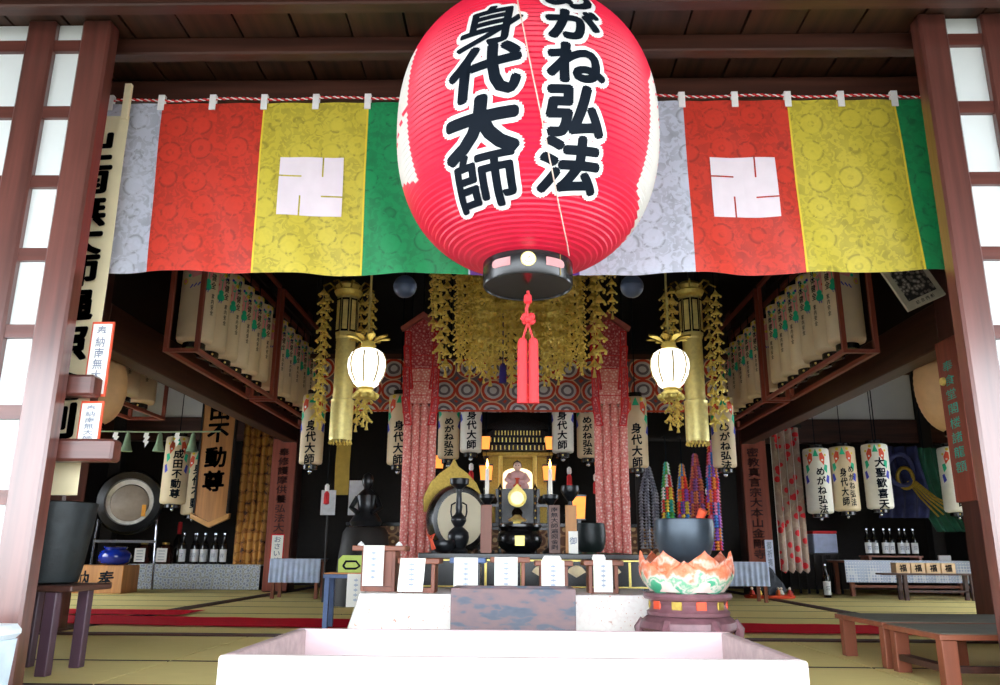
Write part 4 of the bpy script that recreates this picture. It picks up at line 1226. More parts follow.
t = thing('seated_statue', 'small seated figure in pale pink robes before the lit niche', 'statue', (-0.005, 11.02, 1.432))
t.location.y = 11.08
mb = MB()
mb.lathe([(.15, 0), (.165, .03), (.15, .07), (.11, .10), (.10, .16), (.105, .20), (.08, .235), (.035, .25), (.03, .265)], 24, sy=.7)
mb.build('robed_body', P('robe_pink', (222, 190, 196), .7, var=.15), t, smooth=True)
MB().ball((0, -.01, .31), .055, 16, 10, 1.15).build('head', P('statue_face', (226, 206, 196), .6), t, smooth=True)
MB().lathe([(.058, .31), (.06, .33), (.045, .37), (.02, .385), (.0, .40)], 14, (0, .008, 0)).build('hood', P('hood_dark', (60, 50, 60), .7), t, smooth=True)
for s in (-1, 1):
    MB().tube([(s * .095, 0, .20), (s * .14, -.05, .12), (s * .09, -.11, .09), (s * .02, -.12, .10)], .03, 8, [.035, .04, .035, .02]).build('sleeve', P('robe_pink', (222, 190, 196)), t, smooth=True)
    MB().ball((s * .019, -.062, .315), .007, 6, 4).build('eye', ink, t)
MB().lathe([(.05, 0), (.055, .02), (.02, .04), (.018, .1), (.035, .11), (.03, .12)], 12, (0, -.13, .02)).build('alms_bowl', orange_paint, t, smooth=True)

t = thing('gilt_mirror', 'gilt round mirror with pointed halo on a black stand', 'mirror', (-0.005, 9.9, 0))
pt = [(.115 * cos(a), .115 * sin(a)) for a in [radians(-230 + 280 * k / 20) for k in range(21)]] + [(0.03, .135), (0, .17), (-.03, .135)]
MB().prism([(x, 1.24 + z) for x, z in pt], 0, .03).build('halo', gold, t)
MB().prism([(x * .7, 1.235 + z * .7) for x, z in circ(0, 0, .115, 24)], -.008, -.0005).build('mirror_face', P('mirror_pale', (240, 214, 150), .25, .4), t)
MB().lathe([(.16, 0), (.16, .7), (.12, .75), (.10, .80), (.05, .84), (.03, .9), (.05, 1.0), (.07, 1.06), (.03, 1.12)], 16).build('stand', lacquer, t, smooth=True)
MB().box(-.05, .05, -.165, -.14, .74, .95, .005).build('gilt_plaque', gold, t)
MB().lathe([(.10, .95), (.11, .97), (.06, 1.0), (.03, 1.03)], 16, (0, -.12, 0)).build('gilt_cap', gold_pale, t, smooth=True)
for s, lab in ((-1, 'black lacquer altar rack studded with gold knobs on the drum side of the mirror'), (1, 'black lacquer altar rack studded with gold knobs on the pot side of the mirror')):
    t = thing('lacquer_rack', lab, 'stand', (s * .30, 9.75, 0))
    for x in (-.09, .09):
        MB().lathe([(.03, 0), (.03, .5), (.02, .55), (.02, 1.30), (.03, 1.33), (.0, 1.40)], 10, (x, 0, 0)).build('post', lacquer, t, smooth=True)
        for k in range(9):
            MB().ball((x, -.028, .65 + .085 * k), .013, 6, 4).build('gold_knob', gold, t)
    for z in (.55, .85, 1.12): MB().box(-.075, .075, -.02, .02, z, z + .03).build('shelf', lacquer, t)
    MB().lathe([(.04, 1.151), (.06, 1.18), (.05, 1.22), (.03, 1.25)], 12).build('finial_cup', bronze, t, smooth=True)

def altar_lamp(x, y, z, w, h, lab):
    t = thing('altar_lamp', lab, 'lamp', (x, y, z), 0, 'amber lamps of the sanctuary')
    MB().hexa([(-w * .4, -w * .4, .015), (w * .4, -w * .4, .015), (w * .4, w * .4, .015), (-w * .4, w * .4, .015)], [(-w * .5, -w * .5, h), (w * .5, -w * .5, h), (w * .5, w * .5, h), (-w * .5, w * .5, h)]).build('paper_shade', amber, t)
    MB().box(-w * .55, w * .55, -w * .55, w * .55, h + .001, h + .02).build('lamp_cap', lacquer, t)
    MB().box(-w * .45, w * .45, -w * .45, w * .45, 0, .014).build('lamp_foot', lacquer, t)
    if z > 1.0: MB().tube([(0, 0, h + .02), (0, 0, 4.4 - z)], .005).build('hanging_cord', ink, t)
    else: MB().box(-.02, .02, -.02, .02, -(z - .0), 0).build('post', lacquer, t)
for (x, y, z, w, h, lab) in ((-.42, 10.4, 1.87, .12, .18, 'small amber lamp high beside the shrine roof on the drum side'), (.42, 10.4, 1.87, .12, .18, 'small amber lamp high beside the shrine roof on the pot side'),
    (-1.0, 10.0, 1.58, .15, .17, 'amber lamp hanging beyond the cream lantern on the drum side'), (1.03, 10.0, 1.58, .15, .17, 'amber lamp hanging beyond the cream lantern on the pot side'),
    (-.42, 10.7, 1.50, .17, .20, 'amber lamp next to the lit niche on the drum side'), (.42, 10.7, 1.50, .17, .20, 'amber lamp next to the lit niche on the pot side'), (.70, 9.3, .95, .15, .26, 'tall amber lamp standing behind the grey pot')):
    altar_lamp(x, y, z, w, h, lab)
for (x, z, wh) in ((-1.36, 1.12, 'beyond the red banner by the drum'), (.63, 1.36, 'above the bronze candle stand'), (1.33, 1.12, 'near the grey crane garland'), (-2.33, 1.14, 'in front of the small white notice'), (2.3, 1.12, 'near the tall bright crane garland'), (-.57, 1.40, 'above the vase-shaped stand'), (.95, 1.28, 'beside the red banner by the grey pot')):
    t = thing('red_white_charm', 'small red and white tasselled charm hanging ' + wh, 'charm', (x, 9.85, z), 0, 'charms beneath the lanterns')
    MB().lathe([(.012, 0), (.035, .01), (.032, .13), (.012, .16)], 10).build('red_bag', red_cloth, t, smooth=True)
    MB().lathe([(.02, .16), (.03, .18), (.028, .23), (.01, .25)], 10).build('white_knot', white_paint, t, smooth=True)
    MB().tube([(0, 0, .25), (0, 0, 4.4 - z)], .004).build('cord', ink, t)
for s, x0 in ((-1, -1.3), (1, 1.0)):
    pass
# crane garlands on a stand
t = thing('garland_rail', 'black wooden rail on posts carrying the paper crane garlands', 'rail', (1.9, 9.62, 0))
MB().box(-.50, .50, -.02, .02, 1.90, 1.94).build('rail', wood_black, t)
for x in (-.48, .48): MB().box(x - .02, x + .02, -.02, .02, 0, 1.899).build('post', wood_black, t)
pal = [(228, 60, 60), (240, 150, 60), (240, 214, 80), (90, 190, 90), (70, 140, 220), (150, 90, 200), (236, 140, 190), (230, 230, 235), (60, 190, 180)]
CR = {}
def crane(ci):
    if ci not in CR:
        b = MB(); b.lathe([(.003, .034), (.013, .012), (.024, -.004), (.012, -.008)], 4); CR[ci] = b
    return CR[ci]
def garland(x, y, z1, z0, n, cols, lab, spread=.05):
    t = thing('crane_garland', lab, 'garland', (x, y, 1.90), 0, 'folded paper crane garlands')
    MB().tube([(0, .155, .045), (0, .05, .045), (0, 0, 0), (0, 0, z1 - 1.90)], .006).build('cord', ink, t)
    for k in range(n):
        a = 2 * pi * k / n; mb = MB()
        m = [paint(c) for c in cols]
        zz = z1; i = 0
        while zz > z0:
            f = (z1 - zz) / (z1 - z0)
            r = spread * (.25 + .75 * min(1, f * 3))
            mb.cur = (i // 4 + k) % len(cols)
            mb.lathe([(.003, .03), (.014, .012), (.026, -.004), (.012, -.008)], 4, (r * cos(a), r * sin(a), zz - 1.90))
            zz -= .036; i += 1
        mb.build('crane_string', m, t)
garland(1.52, 9.45, 1.55, .62, 7, [(150, 152, 166), (120, 124, 140)], 'grey paper crane garland', .10)
garland(1.74, 9.45, 1.60, .60, 7, [pal[3], pal[7], pal[0], pal[2], pal[8]], 'green, white and red paper crane garland', .06)
garland(1.92, 9.45, 1.58, .60, 7, [pal[4], pal[1], pal[0], pal[5], pal[2]], 'blue, orange and violet paper crane garland', .06)
garland(2.08, 9.45, 1.70, .60, 7, [(190, 80, 90), (150, 90, 160), (210, 120, 80)], 'muted red and violet paper crane garland', .07)
garland(2.27, 9.45, 1.86, .60, 8, [pal[0], pal[6], pal[4], pal[5], pal[1]], 'tall bright pink, blue and orange paper crane garland', .06)

# dark statue and small table on the drum side
t = thing('dark_bronze_statue', 'dark seated bronze figure on a draped black pedestal in the shadows', 'statue', (-1.75, 9.4, 0))
MB().lathe([(.34, 0), (.30, .5), (.26, .8), (.22, .86), (.0, .87)], 24, sy=.8).build('pedestal', wood_black, t, smooth=True)
MB().lathe([(.17, .871), (.19, .92), (.15, .98), (.10, 1.05), (.11, 1.16), (.12, 1.22), (.07, 1.27), (.035, 1.30), (.06, 1.34), (.07, 1.40), (.05, 1.46), (.0, 1.49)], 20, sy=.75).build('figure', bronze, t, smooth=True)
for s in (-1, 1): MB().tube([(s * .11, 0, 1.20), (s * .17, -.04, 1.08), (s * .08, -.12, 1.02)], .03, 8).build('arm', bronze, t, smooth=True)
t = thing('blue_side_table', 'small blue painted side table left of the altar', 'table', (-1.33, 6.5, 0.016))
MB().box(-.17, .17, -.12, .12, .37, .40, .004).build('tabletop', blue_lacquer, t)
for sx in (-1, 1):
    for sy in (-1, 1): MB().box(sx * .14 - .018, sx * .14 + .018, sy * .09 - .018, sy * .09 + .018, 0, .369).build('leg', blue_lacquer, t)
MB().box(-.165, .165, -.115, .115, .401, .41).build('orange_tray', P('tray_orange', (216, 140, 70), .6), t)
paper_sheet(t, .02, .16, -.121, .16, .402)
t = thing('green_box', 'yellow-green round-topped box on the blue side table', 'box', (-1.31, 6.5, .427))
MB().prism([(-.09, 0), (.12, 0), (.12, .10), (.09, .13), (-.06, .13), (-.09, .10)], -.06, .06).build('case', P('lime', (176, 196, 60), .4), t)
MB().tube([(-.05, -.065, .05), (-.03, -.065, .085), (.05, -.065, .085), (.08, -.065, .05), (.05, -.065, .03), (-.03, -.065, .03), (-.05, -.065, .05)], .009, 6).build('strap', ink, t)
for s, lab in ((-1, 'low table under a pale blue pleated cloth beside the signboard pillar'), (1, 'low table under a pale blue pleated cloth beside the crane garlands')):
    t = thing('cloth_table', lab, 'table', (s * 2.86, 10.8, 0))
    MB().box(-.32, .32, -.2, .2, .46, .49).build('tabletop', wood_brown, t)
    for sx in (-1, 1):
        for sy in (-1, 1): MB().box(sx * .28 - .02, sx * .28 + .02, sy * .16 - .02, sy * .16 + .02, 0, .459).build('leg', wood_brownz, t)
    MB().grid(lambda u, v: (-.33 + .66 * u, -.205 - .012 * (1 + sin(u * 60)) * (1 - v), .20 + .295 * v), 60, 2).box(-.33, .33, -.205, .205, .4905, .495).build('pleated_cloth', P('pale_blue_cloth', (186, 200, 226), .8), t, smooth=True)

t = thing('yellow_streamer', 'narrow yellow cloth streamer hanging in the shadows near the dark statue', 'streamer', (-2.2, 10.05, 1.27))
MB().grid(lambda u, v: (-.09 + .18 * u, .01 * sin(v * 12), .95 * v), 3, 12, .004).build('cloth', P('dull_yellow', (176, 146, 60), .8), t, smooth=True)
MB().tube([(0, 0, .95), (0, 0, 3.13)], .006).build('cord', ink, t)
for x, z, h, lab in ((-2.33, 1.02, .30, 'small white notice on a thin post below the yellow streamer'), (-1.99, 1.02, .42, 'white notice sheet on a thin post behind the dark statue')):
    t = thing('notice_card', lab, 'notice', (x, 9.95, 0))
    MB().tube([(0, .02, 0), (0, .02, z + .05)], .015, 8).build('post', wood_black, t)
    MB().box(-.09, .09, -.004, .004, z, z + h).build('sheet', P('sheet_grey', (210, 212, 216), .8), t)

# ================================================================== SIGN PILLARS
t = thing('pillar_signboard', 'red-brown signboard with faded vertical writing and a red-edged notice', 'sign', (-3.60, 12.27, .02))
MB().box(-.185, .185, 0, .028, 0, 2.25, .004).build('board', wood_redz, t)
lettering('lettering', column('奉修護摩供養弘法大師講', .0, 2.12, .142, .17, .13), P('ink_faded', (70, 40, 44), .7), t, -.003, 0.0, .05, .003)
n_ = MB().box(-.10, .10, -.006, -.001, .25, .82).build('notice_border', red_cloth, t)
MB().box(-.085, .085, -.009, -.0065, .27, .80).build('notice_paper', paper, n_)
lettering('notice_lettering', column('おさいせん', .0, .79, .1, .11), ink_grey, n_, -.0105, .01, 0)
t = thing('pillar_signboard', 'red-brown signboard with dense vertical writing and a plain white slip behind the rock figurine', 'sign', (3.60, 12.27, .02))
MB().box(-.185, .185, 0, .028, 0, 2.25, .004).build('board', wood_redz, t)
lettering('lettering', column('密教真言宗大本山金剛寺', -.02, 2.15, .15, .19, .14), P('ink_faded', (70, 40, 44), .7), t, -.003, 0.0, .05, .004)
n_ = MB().box(.06, .18, -.006, -.001, .30, .78).build('white_slip', P('slip_blue', (206, 214, 236), .7), t)
lettering('slip_lettering', column('御祈祷', .12, .76, .12, .07), ink_grey, n_, -.008, .01, 0)
t = thing('rock_figurine', 'dark miniature rock with little painted figures on an orange tray', 'figurine', (3.52, 11.75, .0))
MB().lathe([(.34, 0.002), (.36, .03), (.33, .045), (.0, .045)], 24, sy=.6).build('orange_tray', orange_paint, t)
mb = MB()
rr = random.Random(5)
mb.lathe([(.20, .046), (.22, .10), (.20, .20), (.15, .30), (.10, .38), (.05, .42), (.0, .43)], 11, (-.02, .02, 0), sy=.7, wob=lambda a, k: 1 + .18 * sin(3 * a + 9 * k) + .1 * sin(7 * a + 4 * k))
mb.build('rock', P('rock_dark', (62, 66, 74), .8, var=.35, scale=14, bump=.5), t)
for i, (x, c) in enumerate(((-.28, (200, 60, 50)), (-.18, (230, 200, 90)), (.08, (240, 120, 60)), (.12, (226, 226, 220)), (.24, (210, 70, 60)))):
    b_ = MB().lathe([(.03, .046), (.042, .06), (.03, .10), (.012, .12)], 10, (x, -.14, 0)).build('small_figure', paint(c), t, smooth=True)
    MB().ball((x, -.14, .135), .02, 8, 6).build('head', paint((236, 220, 200)), b_, smooth=True)
# turquoise-lettered plank on the inner pillar
t = thing('lettered_plank', 'narrow brown plank with turquoise characters fixed to the inner pillar', 'sign', (3.37, 6.17, .98), -pi / 2)
MB().box(-.15, .15, 0, .028, 0, 1.26, .004).build('board', wood_redz, t)
lettering('lettering', column('奉食堂閣楼諸龍額', .0, 1.10, .112, .16, .09), turquoise, t, -.003, .0)
o = MB().lathe([(.0, .02), (.03, .02), (.035, .0), (.0, 0)], 10).build('gilt_nail_cover', gold, t)
o.matrix_local = Matrix.Translation((-.05, -.02, .93)) @ Matrix.Rotation(pi / 2, 4, 'X')

# ================================================================== AISLE WITH THE GONG
t = thing('display_shelf', 'long low shelf faced with silvery patterned cloth carrying the sake bottles', 'shelf', (-5.1, 12.95, 0))
MB().box(-1.05, 1.05, .02, .62, 0, .36).build('shelf_body', wood_black, t)
MB().grid(lambda u, v: (-1.055 + 2.11 * u, .012 - .006 * sin(u * 50) * (1 - v), .005 + .375 * v), 80, 2).box(-1.055, 1.055, .012, .62, .361, .38).build('patterned_cloth', brocade_silver, t, smooth=True)
def bottle(label, x, y, z, h=.46, grp=None, r=.055, lab_m=None, neck=None):
    t = thing('sake_bottle', label, 'bottle', (x, y, z), 0, grp)
    MB().lathe([(r * .95, 0), (r, .01), (r, h * .55), (r * .8, h * .65), (r * .38, h * .76), (r * .33, h * .93), (r * .36, h * .94), (r * .36, h)], 18).build('glass_body', bottle_glass, t, smooth=True)
    MB().lathe([(r * .40, h * .95), (r * .40, h * 1.005), (.0, h * 1.01)], 12).build('cap', neck or chrome, t, smooth=True)
    mb = MB(); n = 12
    mb.grid(lambda u, v: ((r + .002) * sin(-1.3 + 2.6 * u), -(r + .002) * cos(-1.3 + 2.6 * u), h * (.08 + .40 * v)), n, 1); mb.build('paper_label', lab_m or label_white, t, smooth=True)
    mb = MB()
    mb.add(*mapped(*flat_polys([('酒', 0, 0, r * 1.1, r * 1.1)], .02), on_cyl(r + .004, 0, h * .28), .02)); mb.build('label_lettering', P('label_ink', (50, 60, 120), .6), t)
    mb = MB(); mb.lathe([(r * .82, h * .645), (r * .62, h * .69)], 14); mb.build('neck_label', gold_dull, t)
    return t
for k, x in enumerate((-5.36, -5.17, -5.02, -4.86, -4.70)):
    bottle(ORD[k] + ' dark sake bottle from the squat jars in the front row below the plaque', x, 13.1 + .05 * (k % 2), .381, .48, 'sake bottles on the patterned shelf')
for k, x in enumerate((-5.26, -5.08, -4.93, -4.78)):
    bottle(ORD[k] + ' dark sake bottle from the squat jars in the rear row below the plaque', x, 13.3, .381, .48, 'rear sake bottles on the patterned shelf')
bottle('lone sake bottle with blue and white label beside the gold curtain end', -4.18, 13.3, .381, .48)
for x, lab in ((-6.0, 'squat dark jar with a white paper label beside the blue pot'), (-5.65, 'squat dark jar with a white paper label beside the bottle row')):
    t = thing('squat_jar', lab, 'jar', (x, 13.12, .381))
    MB().lathe([(.12, 0), (.125, .02), (.125, .24), (.09, .29), (.05, .30)], 20).build('jar_body', P('jar_brown', (60, 30, 24), .2, coat=.4), t, smooth=True)
    MB().lathe([(.055, .301), (.055, .33), (.0, .332)], 14).build('lid', gold_dull, t)
    o = MB().box(-.085, .085, -.132, -.128, .03, .24).build('paper_label', paper, t)
    mk = MB()
    for k in range(4): mk.box(-.05, .05, -.1335, -.1325, .06 + .045 * k, .068 + .045 * k)
    mk.build('label_lines', ink_grey, o)
t = thing('red_capped_bottle', 'tall dark bottle with a red wrapped neck behind the squat jars', 'bottle', (-5.58, 13.42, .381))
MB().lathe([(.07, 0), (.075, .02), (.075, .35), (.03, .46), (.028, .50)], 18).build('glass_body', bottle_glass, t, smooth=True)
MB().lathe([(.033, .47), (.036, .60), (.03, .66), (.0, .67)], 14).build('red_wrap', red_cloth, t, smooth=True)

# gong drum in a ring on thin legs, blue pot, box
t = thing('standing_gong', 'round gong with pale face in a thick black ring on thin metal legs', 'gong', (-6.08, 12.62, 0), .30)
def ring_face(prof, cz, n=40):
    b = MB(); b.lathe(prof, n); b.v = [(x, z, y + cz) for x, y, z in b.v]; return b
ring_face([(.36, -.10), (.46, -.12), (.50, -.06), (.50, .06), (.46, .10), (.36, .10), (.34, 0), (.36, -.10)], 1.32).build('black_ring', lacquer, t, smooth=True)
ring_face([(1e-7, -.05), (.26, -.045), (.28, -.03), (.28, .03), (1e-7, .035)], 1.30).build('gong_face', P('gong_skin', (158, 144, 130), .5, .1), t, smooth=True)
ring_face([(.285, -.025), (.355, -.025), (.355, .02), (.285, .02), (.285, -.025)], 1.31).build('white_band', P('band_white', (226, 222, 214), .6), t, smooth=True)
MB().box(.19, .25, -.065, -.052, 1.10, 1.28, .004).build('flame_mark', P('flame_paint', (250, 170, 60), .5), t)
for x in (-.42, .42): MB().tube([(x, 0, 1.15), (x * 1.1, 0, .0)], .018, 8).build('leg', chrome, t)
MB().box(-.45, .45, -.02, .02, .70, .74).build('cross_bar', chrome, t)
t = thing('blue_glazed_pot', 'cobalt blue glazed pot in front of the gong', 'pot', (-5.80, 11.78, .381))
MB().lathe([(.14, 0), (.20, .04), (.225, .12), (.20, .19), (.15, .22), (.165, .25), (.15, .255), (.13, .22), (.0, .18)], 30).build('body', blue_glass, t, smooth=True)
t = thing('donation_chest', 'honey-coloured wooden chest with two black characters under the gong', 'box', (-5.94, 11.55, 0))
MB().box(-.40, .40, 0, .5, 0, .38, .008).build('chest_body', wood_honey, t)
lettering('lettering', [('奉', .17, .19, .24, .24)], ink, t, -.004, .02); lettering('lettering', [('納', -.18, .19, .24, .24)], ink, t, -.004, .02)
for x, y in ((-.405, 0), ):
    MB().box(-.41, .41, -.003, .505, .3805, .381).build('lid_edge', wood_honey, t)

# garland of paper streamers and tassels
t = thing('shide_garland', 'rope garland with white zigzag papers and green tassels above the gong', 'garland', (-5.33, 11.62, 2.29))
MB().tube([(-.95 + .1 * k, 0, -.012 * sin(pi * k / 19)) for k in range(20)], .012, 6).build('rope', P('straw_green', (150, 166, 130), .8), t)
for x in (-.95, .95): MB().tube([(x, 0, 0), (x, 0, 2.07)], .006).build('hanging_cord', ink, t)
for x in (-.62, -.16, .30):
    MB().prism([(x - .01, -.01), (x + .05, -.01), (x + .04, -.07), (x + .07, -.08), (x + .03, -.14), (x + .06, -.15), (x + .01, -.24), (x + .0, -.17), (x - .03, -.16), (x + .0, -.10), (x - .03, -.09)], -.004, .004).build('zigzag_paper', white_paint, t)
for x in (-.42, .06, .55):
    MB().lathe([(.01, -.01), (.03, -.05), (.055, -.20), (.085, -.30), (.0, -.30)], 14, (x, 0, 0)).build('tassel', P('tassel_green', (136, 160, 130), .8), t, smooth=True)

big2 = ((0.0, .80))
paper_lantern('painted paper lantern with five characters beside the plaque, the front one', (-5.12, 11.95, 1.25), 'lanterns by the plaque', 'big', .185, 1.0, (('成田不動尊', .02, .80, .145, .15),), 1, radians(22), lan_cream, 4.4 - 1.25 - 1.06)
paper_lantern('painted paper lantern with four characters partly behind the plaque', (-5.25, 13.05, 1.14), 'lanterns by the plaque', 'big', .185, 1.02, (('身代不動', .02, .80, .18, .15),), 1, radians(22), lan_cream, 4.4 - 1.14 - 1.07)
paper_lantern('painted paper lantern in shadow behind the door post banner', (-6.85, 12.2, 1.25), 'lanterns by the plaque', 'big', .185, 1.0, (('身代大師', .02, .80, .16, .15),), 1, radians(22), lan_cream, 4.4 - 1.25 - 1.06)
# gold plaque with arrow-shaped foot
t = thing('hanging_plaque', 'tall honey-gold wooden plaque with black characters and an arrow-shaped foot', 'plaque', (-4.83, 12.72, 1.0))
MB().prism([(-.25, .14), (0, .0), (.25, .14), (.27, 2.4), (-.27, 2.4)], 0, .05).build('board', wood_honey, t)
MB().prism([(-.31, .16), (-.30, .08), (0, -.06), (.30, .08), (.31, .16), (0, .02)], -.035, .052).build('arrow_foot', P('foot_gold', (206, 150, 80), .4), t)
for s in (-1, 1): MB().prism([(s * .25, .16), (s * .275, .16), (s * .295, 2.4), (s * .27, 2.4)], -.02, .055).build('edge_strip', wood_black, t)
lettering('lettering', [(c, 0, z, .36, .34) for c, z in zip('成田不動尊', (2.16, 1.80, 1.44, 1.04, .66))], ink, t, -.003, .0, .06, .012)
MB().tube([(0, .02, 2.4), (0, .02, 3.4)], .01).build('hanging_cord', ink, t)
# gold brocade curtain
def pleated(name, label, x0, x1, y, z0, z1, n, m, amp, edge=None, group=None, zig=0.0):
    t = thing(name, label, 'curtain', ((x0 + x1) / 2, y, z0))
    w = (x1 - x0)
    for k in range(n):
        xa = -w / 2 + w * k / n; xb = xa + w / n
        MB().grid(lambda u, v: (xa + (xb - xa) * u, -amp * sin(pi * u), (z1 - z0) * v - (zig * (1 - abs(2 * u - 1)) * (1 - v))), 10, 16, .006).build('pleat', m, t, smooth=True)
        if edge:
            MB().grid(lambda u, v: (xa - .006 + .012 * u, -.006, (z1 - z0) * v), 1, 2, .004).build('pleat_edge', edge, t)
    MB().box(-w / 2 - .05, w / 2 + .05, -.02, .03, z1 - z0, z1 - z0 + .05).build('rail', wood_black, t)
    MB().tube([(0, 0, z1 - z0 + .05), (0, 0, 4.4 - z0)], .01).build('hanging_rod', bronze, t)
pleated('gold_curtain', 'gold curtain with dark vine pattern falling in deep pleats beside the plaque', -4.56, -4.06, 13.15, .382, 2.80, 5, curtain_gold, .05)

# aisle lantern rack above the gong
for k in range(4):
    paper_lantern(ORD[k] + ' cream lantern from the inner pillar in the aisle rack over the gong aisle', (-4.40, 7.75 + .42 * k, 2.22), 'lanterns in the aisle rack', 'row', .19, .84, rowt(1), 1, radians(30), lan_cream, .2, False)
t = thing('aisle_lantern_rack', 'dark hanging rack under the aisle lanterns near the round paper lantern', 'rack', (-4.40, 7.5, 2.08))
for dx in (-.2, .2): MB().box(dx - .018, dx + .018, 0, 1.8, 0, .035).build('bottom_rail', wood_red, t)
for y in (0, 1.764):
    MB().box(-.181, .181, y, y + .036, 0, .035).build('cross_rail', wood_red, t)
    for dx in (-.2, .2): MB().box(dx - .018, dx + .018, y, y + .036, .036, 2.32).build('upright', wood_redz, t)
MB().box(-.012, .012, .04, 1.76, 1.30, 1.33).build('lantern_bar', wood_black, t)
MB().box(-.012, .012, .0, 1.8, 1.331, 1.36).build('lantern_bar_top', wood_black, t)
def round_lantern(label, loc, r):
    t = thing('round_paper_lantern', label, 'lantern', loc)
    mb = MB(); prof = []
    for k in range(41):
        a = -pi / 2 + .35 + (pi - .7) * k / 40
        prof.append((r * abs(cos(a)) ** .7 * (1 if k % 2 else .99), r * 1.25 * (sin(a) + .94)))
    mb.lathe(prof, 36).build('paper_shade', P('lantern_tan', (206, 164, 112), .6, var=.06), t, smooth=True)
    MB().lathe([(r * .35, -.05), (r * .45, -.045), (r * .45, .01), (r * .3, .015)], 24).build('bottom_ring', lacquer, t, smooth=True)
    MB().lathe([(r * .3, r * 2.3), (r * .45, r * 2.31), (r * .45, r * 2.38), (r * .2, r * 2.40)], 24).build('top_ring', lacquer, t, smooth=True)
    MB().tube([(0, 0, r * 2.38), (0, 0, 4.4 - loc[2])], .008).build('hanging_cord', ink, t)
    return t
round_lantern('round tan paper lantern hanging in the gong aisle', (-3.86, 7.05, 1.69), .28)
t = round_lantern('round tan paper lantern hanging in the aisle behind the turquoise plank', (3.95, 7.1, 1.66), .36)
lettering('lettering', column('献', -.22, .75, .13, .09), P('ink_brown', (90, 62, 40), .6), t, -.30, .01); lettering('lettering', column('燈', -.22, .62, .13, .09), MATS['ink_brown'], t, -.30, .01)

# ================================================================== AISLE WITH THE SALE TABLE
pleated('striped_curtain', 'red and beige patterned curtain in four pleats beside the signboard', 3.92, 4.36, 12.45, .37, 2.50, 4, curtain_red, .05, white_paint, None, .05)
for (x, y, z, txts, sh, lab) in ((4.43, 12.0, 1.17, (('めがね弘法', .05, .70, .135, .13),), lan_white, 'painted paper lantern with five characters next to the striped curtain'),
    (4.86, 12.1, 1.21, (('身代大師', -.01, .66, .14, .10), ('めがね弘法', .10, .70, .12, .09)), lan_cream, 'cream paper lantern with two columns of characters, middle of three over the sale table'),
    (5.30, 12.0, 1.24, (('大聖歓喜天', .05, .78, .15, .15),), lan_white, 'painted paper lantern with five bold characters next to the blue knotted drape'),
    (6.42, 12.0, 1.20, (('身代大師', .05, .70, .15, .13),), lan_white, 'painted paper lantern partly hidden by the inner pillar')):
    paper_lantern(lab, (x, y, z), 'lanterns over the sale table', 'big', .185, .95, txts, 1, radians(-21), sh, 4.4 - z - 1.01)
t = thing('sale_table', 'long table under a pale blue checked cloth with sake bottles', 'table', (5.95, 12.5, 0))
MB().box(-1.05, 1.05, 0, .7, .48, .51).build('tabletop', wood_brown, t)
for sx in (-1, 1):
    for y in (.06, .64): MB().box(sx * .95 - .03, sx * .95 + .03, y - .03, y + .03, 0, .479).build('leg', wood_brownz, t)
MB().box(-.95, .95, .05, .09, .12, .16).build('stretcher', wood_brown, t)
MB().grid(lambda u, v: (-1.06 + 2.12 * u, -.008 - .012 * (1 + sin(u * 40)) * (1 - v), .20 + .312 * v), 60, 3).box(-1.06, 1.06, -.008, .7, .5105, .516).build('checked_cloth', check_cloth, t, smooth=True)
t = thing('bottle_riser', 'low wooden riser under the sake bottles on the sale table', 'riser', (5.78, 12.75, .517))
MB().box(-.42, .42, 0, .35, .045, .07, .003).build('riser_top', wood_brown, t)
for x in (-.38, .38): MB().box(x - .02, x + .02, .02, .33, 0, .044).build('riser_foot', wood_brownz, t)
for k, x in enumerate((5.42, 5.55, 5.68, 5.80, 5.92, 6.03, 6.13)):
    bottle(ORD[k] + ' pale-labelled sake bottle from the striped curtain on the sale table riser', x, 12.86 + .06 * (k % 2), .588, .40, 'sake bottles on the sale table', .052)
bottle('sake bottle standing on the floor beside the striped curtain', 4.45, 12.1, 0, .46)
t = thing('fuku_bench', 'narrow dark bench in front of the checked table carrying wooden plaques', 'bench', (5.72, 11.4, 0))
MB().box(-.75, .75, 0, .25, .33, .355, .004).build('bench_top', wood_dark, t)
for sx in (-.45, .45):
    for y in (.04, .21): MB().box(sx - .025, sx + .025, y - .025, y + .025, 0, .329).build('leg', wood_dark, t)
MB().box(-.43, .43, .11, .14, .10, .13).build('stretcher', wood_dark, t)
for k in range(4):
    t = thing('fortune_box', ORD[k] + ' square wooden box with a black character from the striped curtain end of the bench', 'box', (5.27 + .205 * k, 11.45, .356), 0, 'square wooden boxes on the narrow bench')
    for (x0, x1, y0, y1) in ((-.092, .092, 0, .012), (-.092, .092, .15, .162), (-.092, -.08, .0125, .1495), (.08, .092, .0125, .1495)):
        MB().box(x0, x1, y0, y1, 0, .135).build('board', P('box_wood', (214, 180, 140), .6), t)
    MB().box(-.0795, .0795, .0125, .1495, 0, .012).build('base', P('box_wood', (214, 180, 140), .6), t)
    lettering('lettering', [('福', 0, .068, .10, .10)], ink, t, -.002, 0.0, .05, .003)
t = thing('blue_carton', 'pale blue carton with a red lid band behind the striped curtain', 'box', (4.93, 13.28, .62))
MB().box(-.19, .19, 0, .3, 0, .30, .01).build('carton', P('carton_blue', (176, 186, 216), .6), t)
MB().box(-.195, .195, -.004, .305, .301, .345, .008).build('lid_band', red_cloth, t)
t = thing('black_slat_stand', 'black slatted stand under the pale blue carton', 'stand', (4.72, 13.22, 0))
MB().box(-.42, .42, 0, .5, .59, .619).build('stand_top', wood_black, t)
for k in range(7): MB().box(-.40 + .13 * k, -.37 + .13 * k, .02, .05, 0, .589).build('slat', wood_black, t)
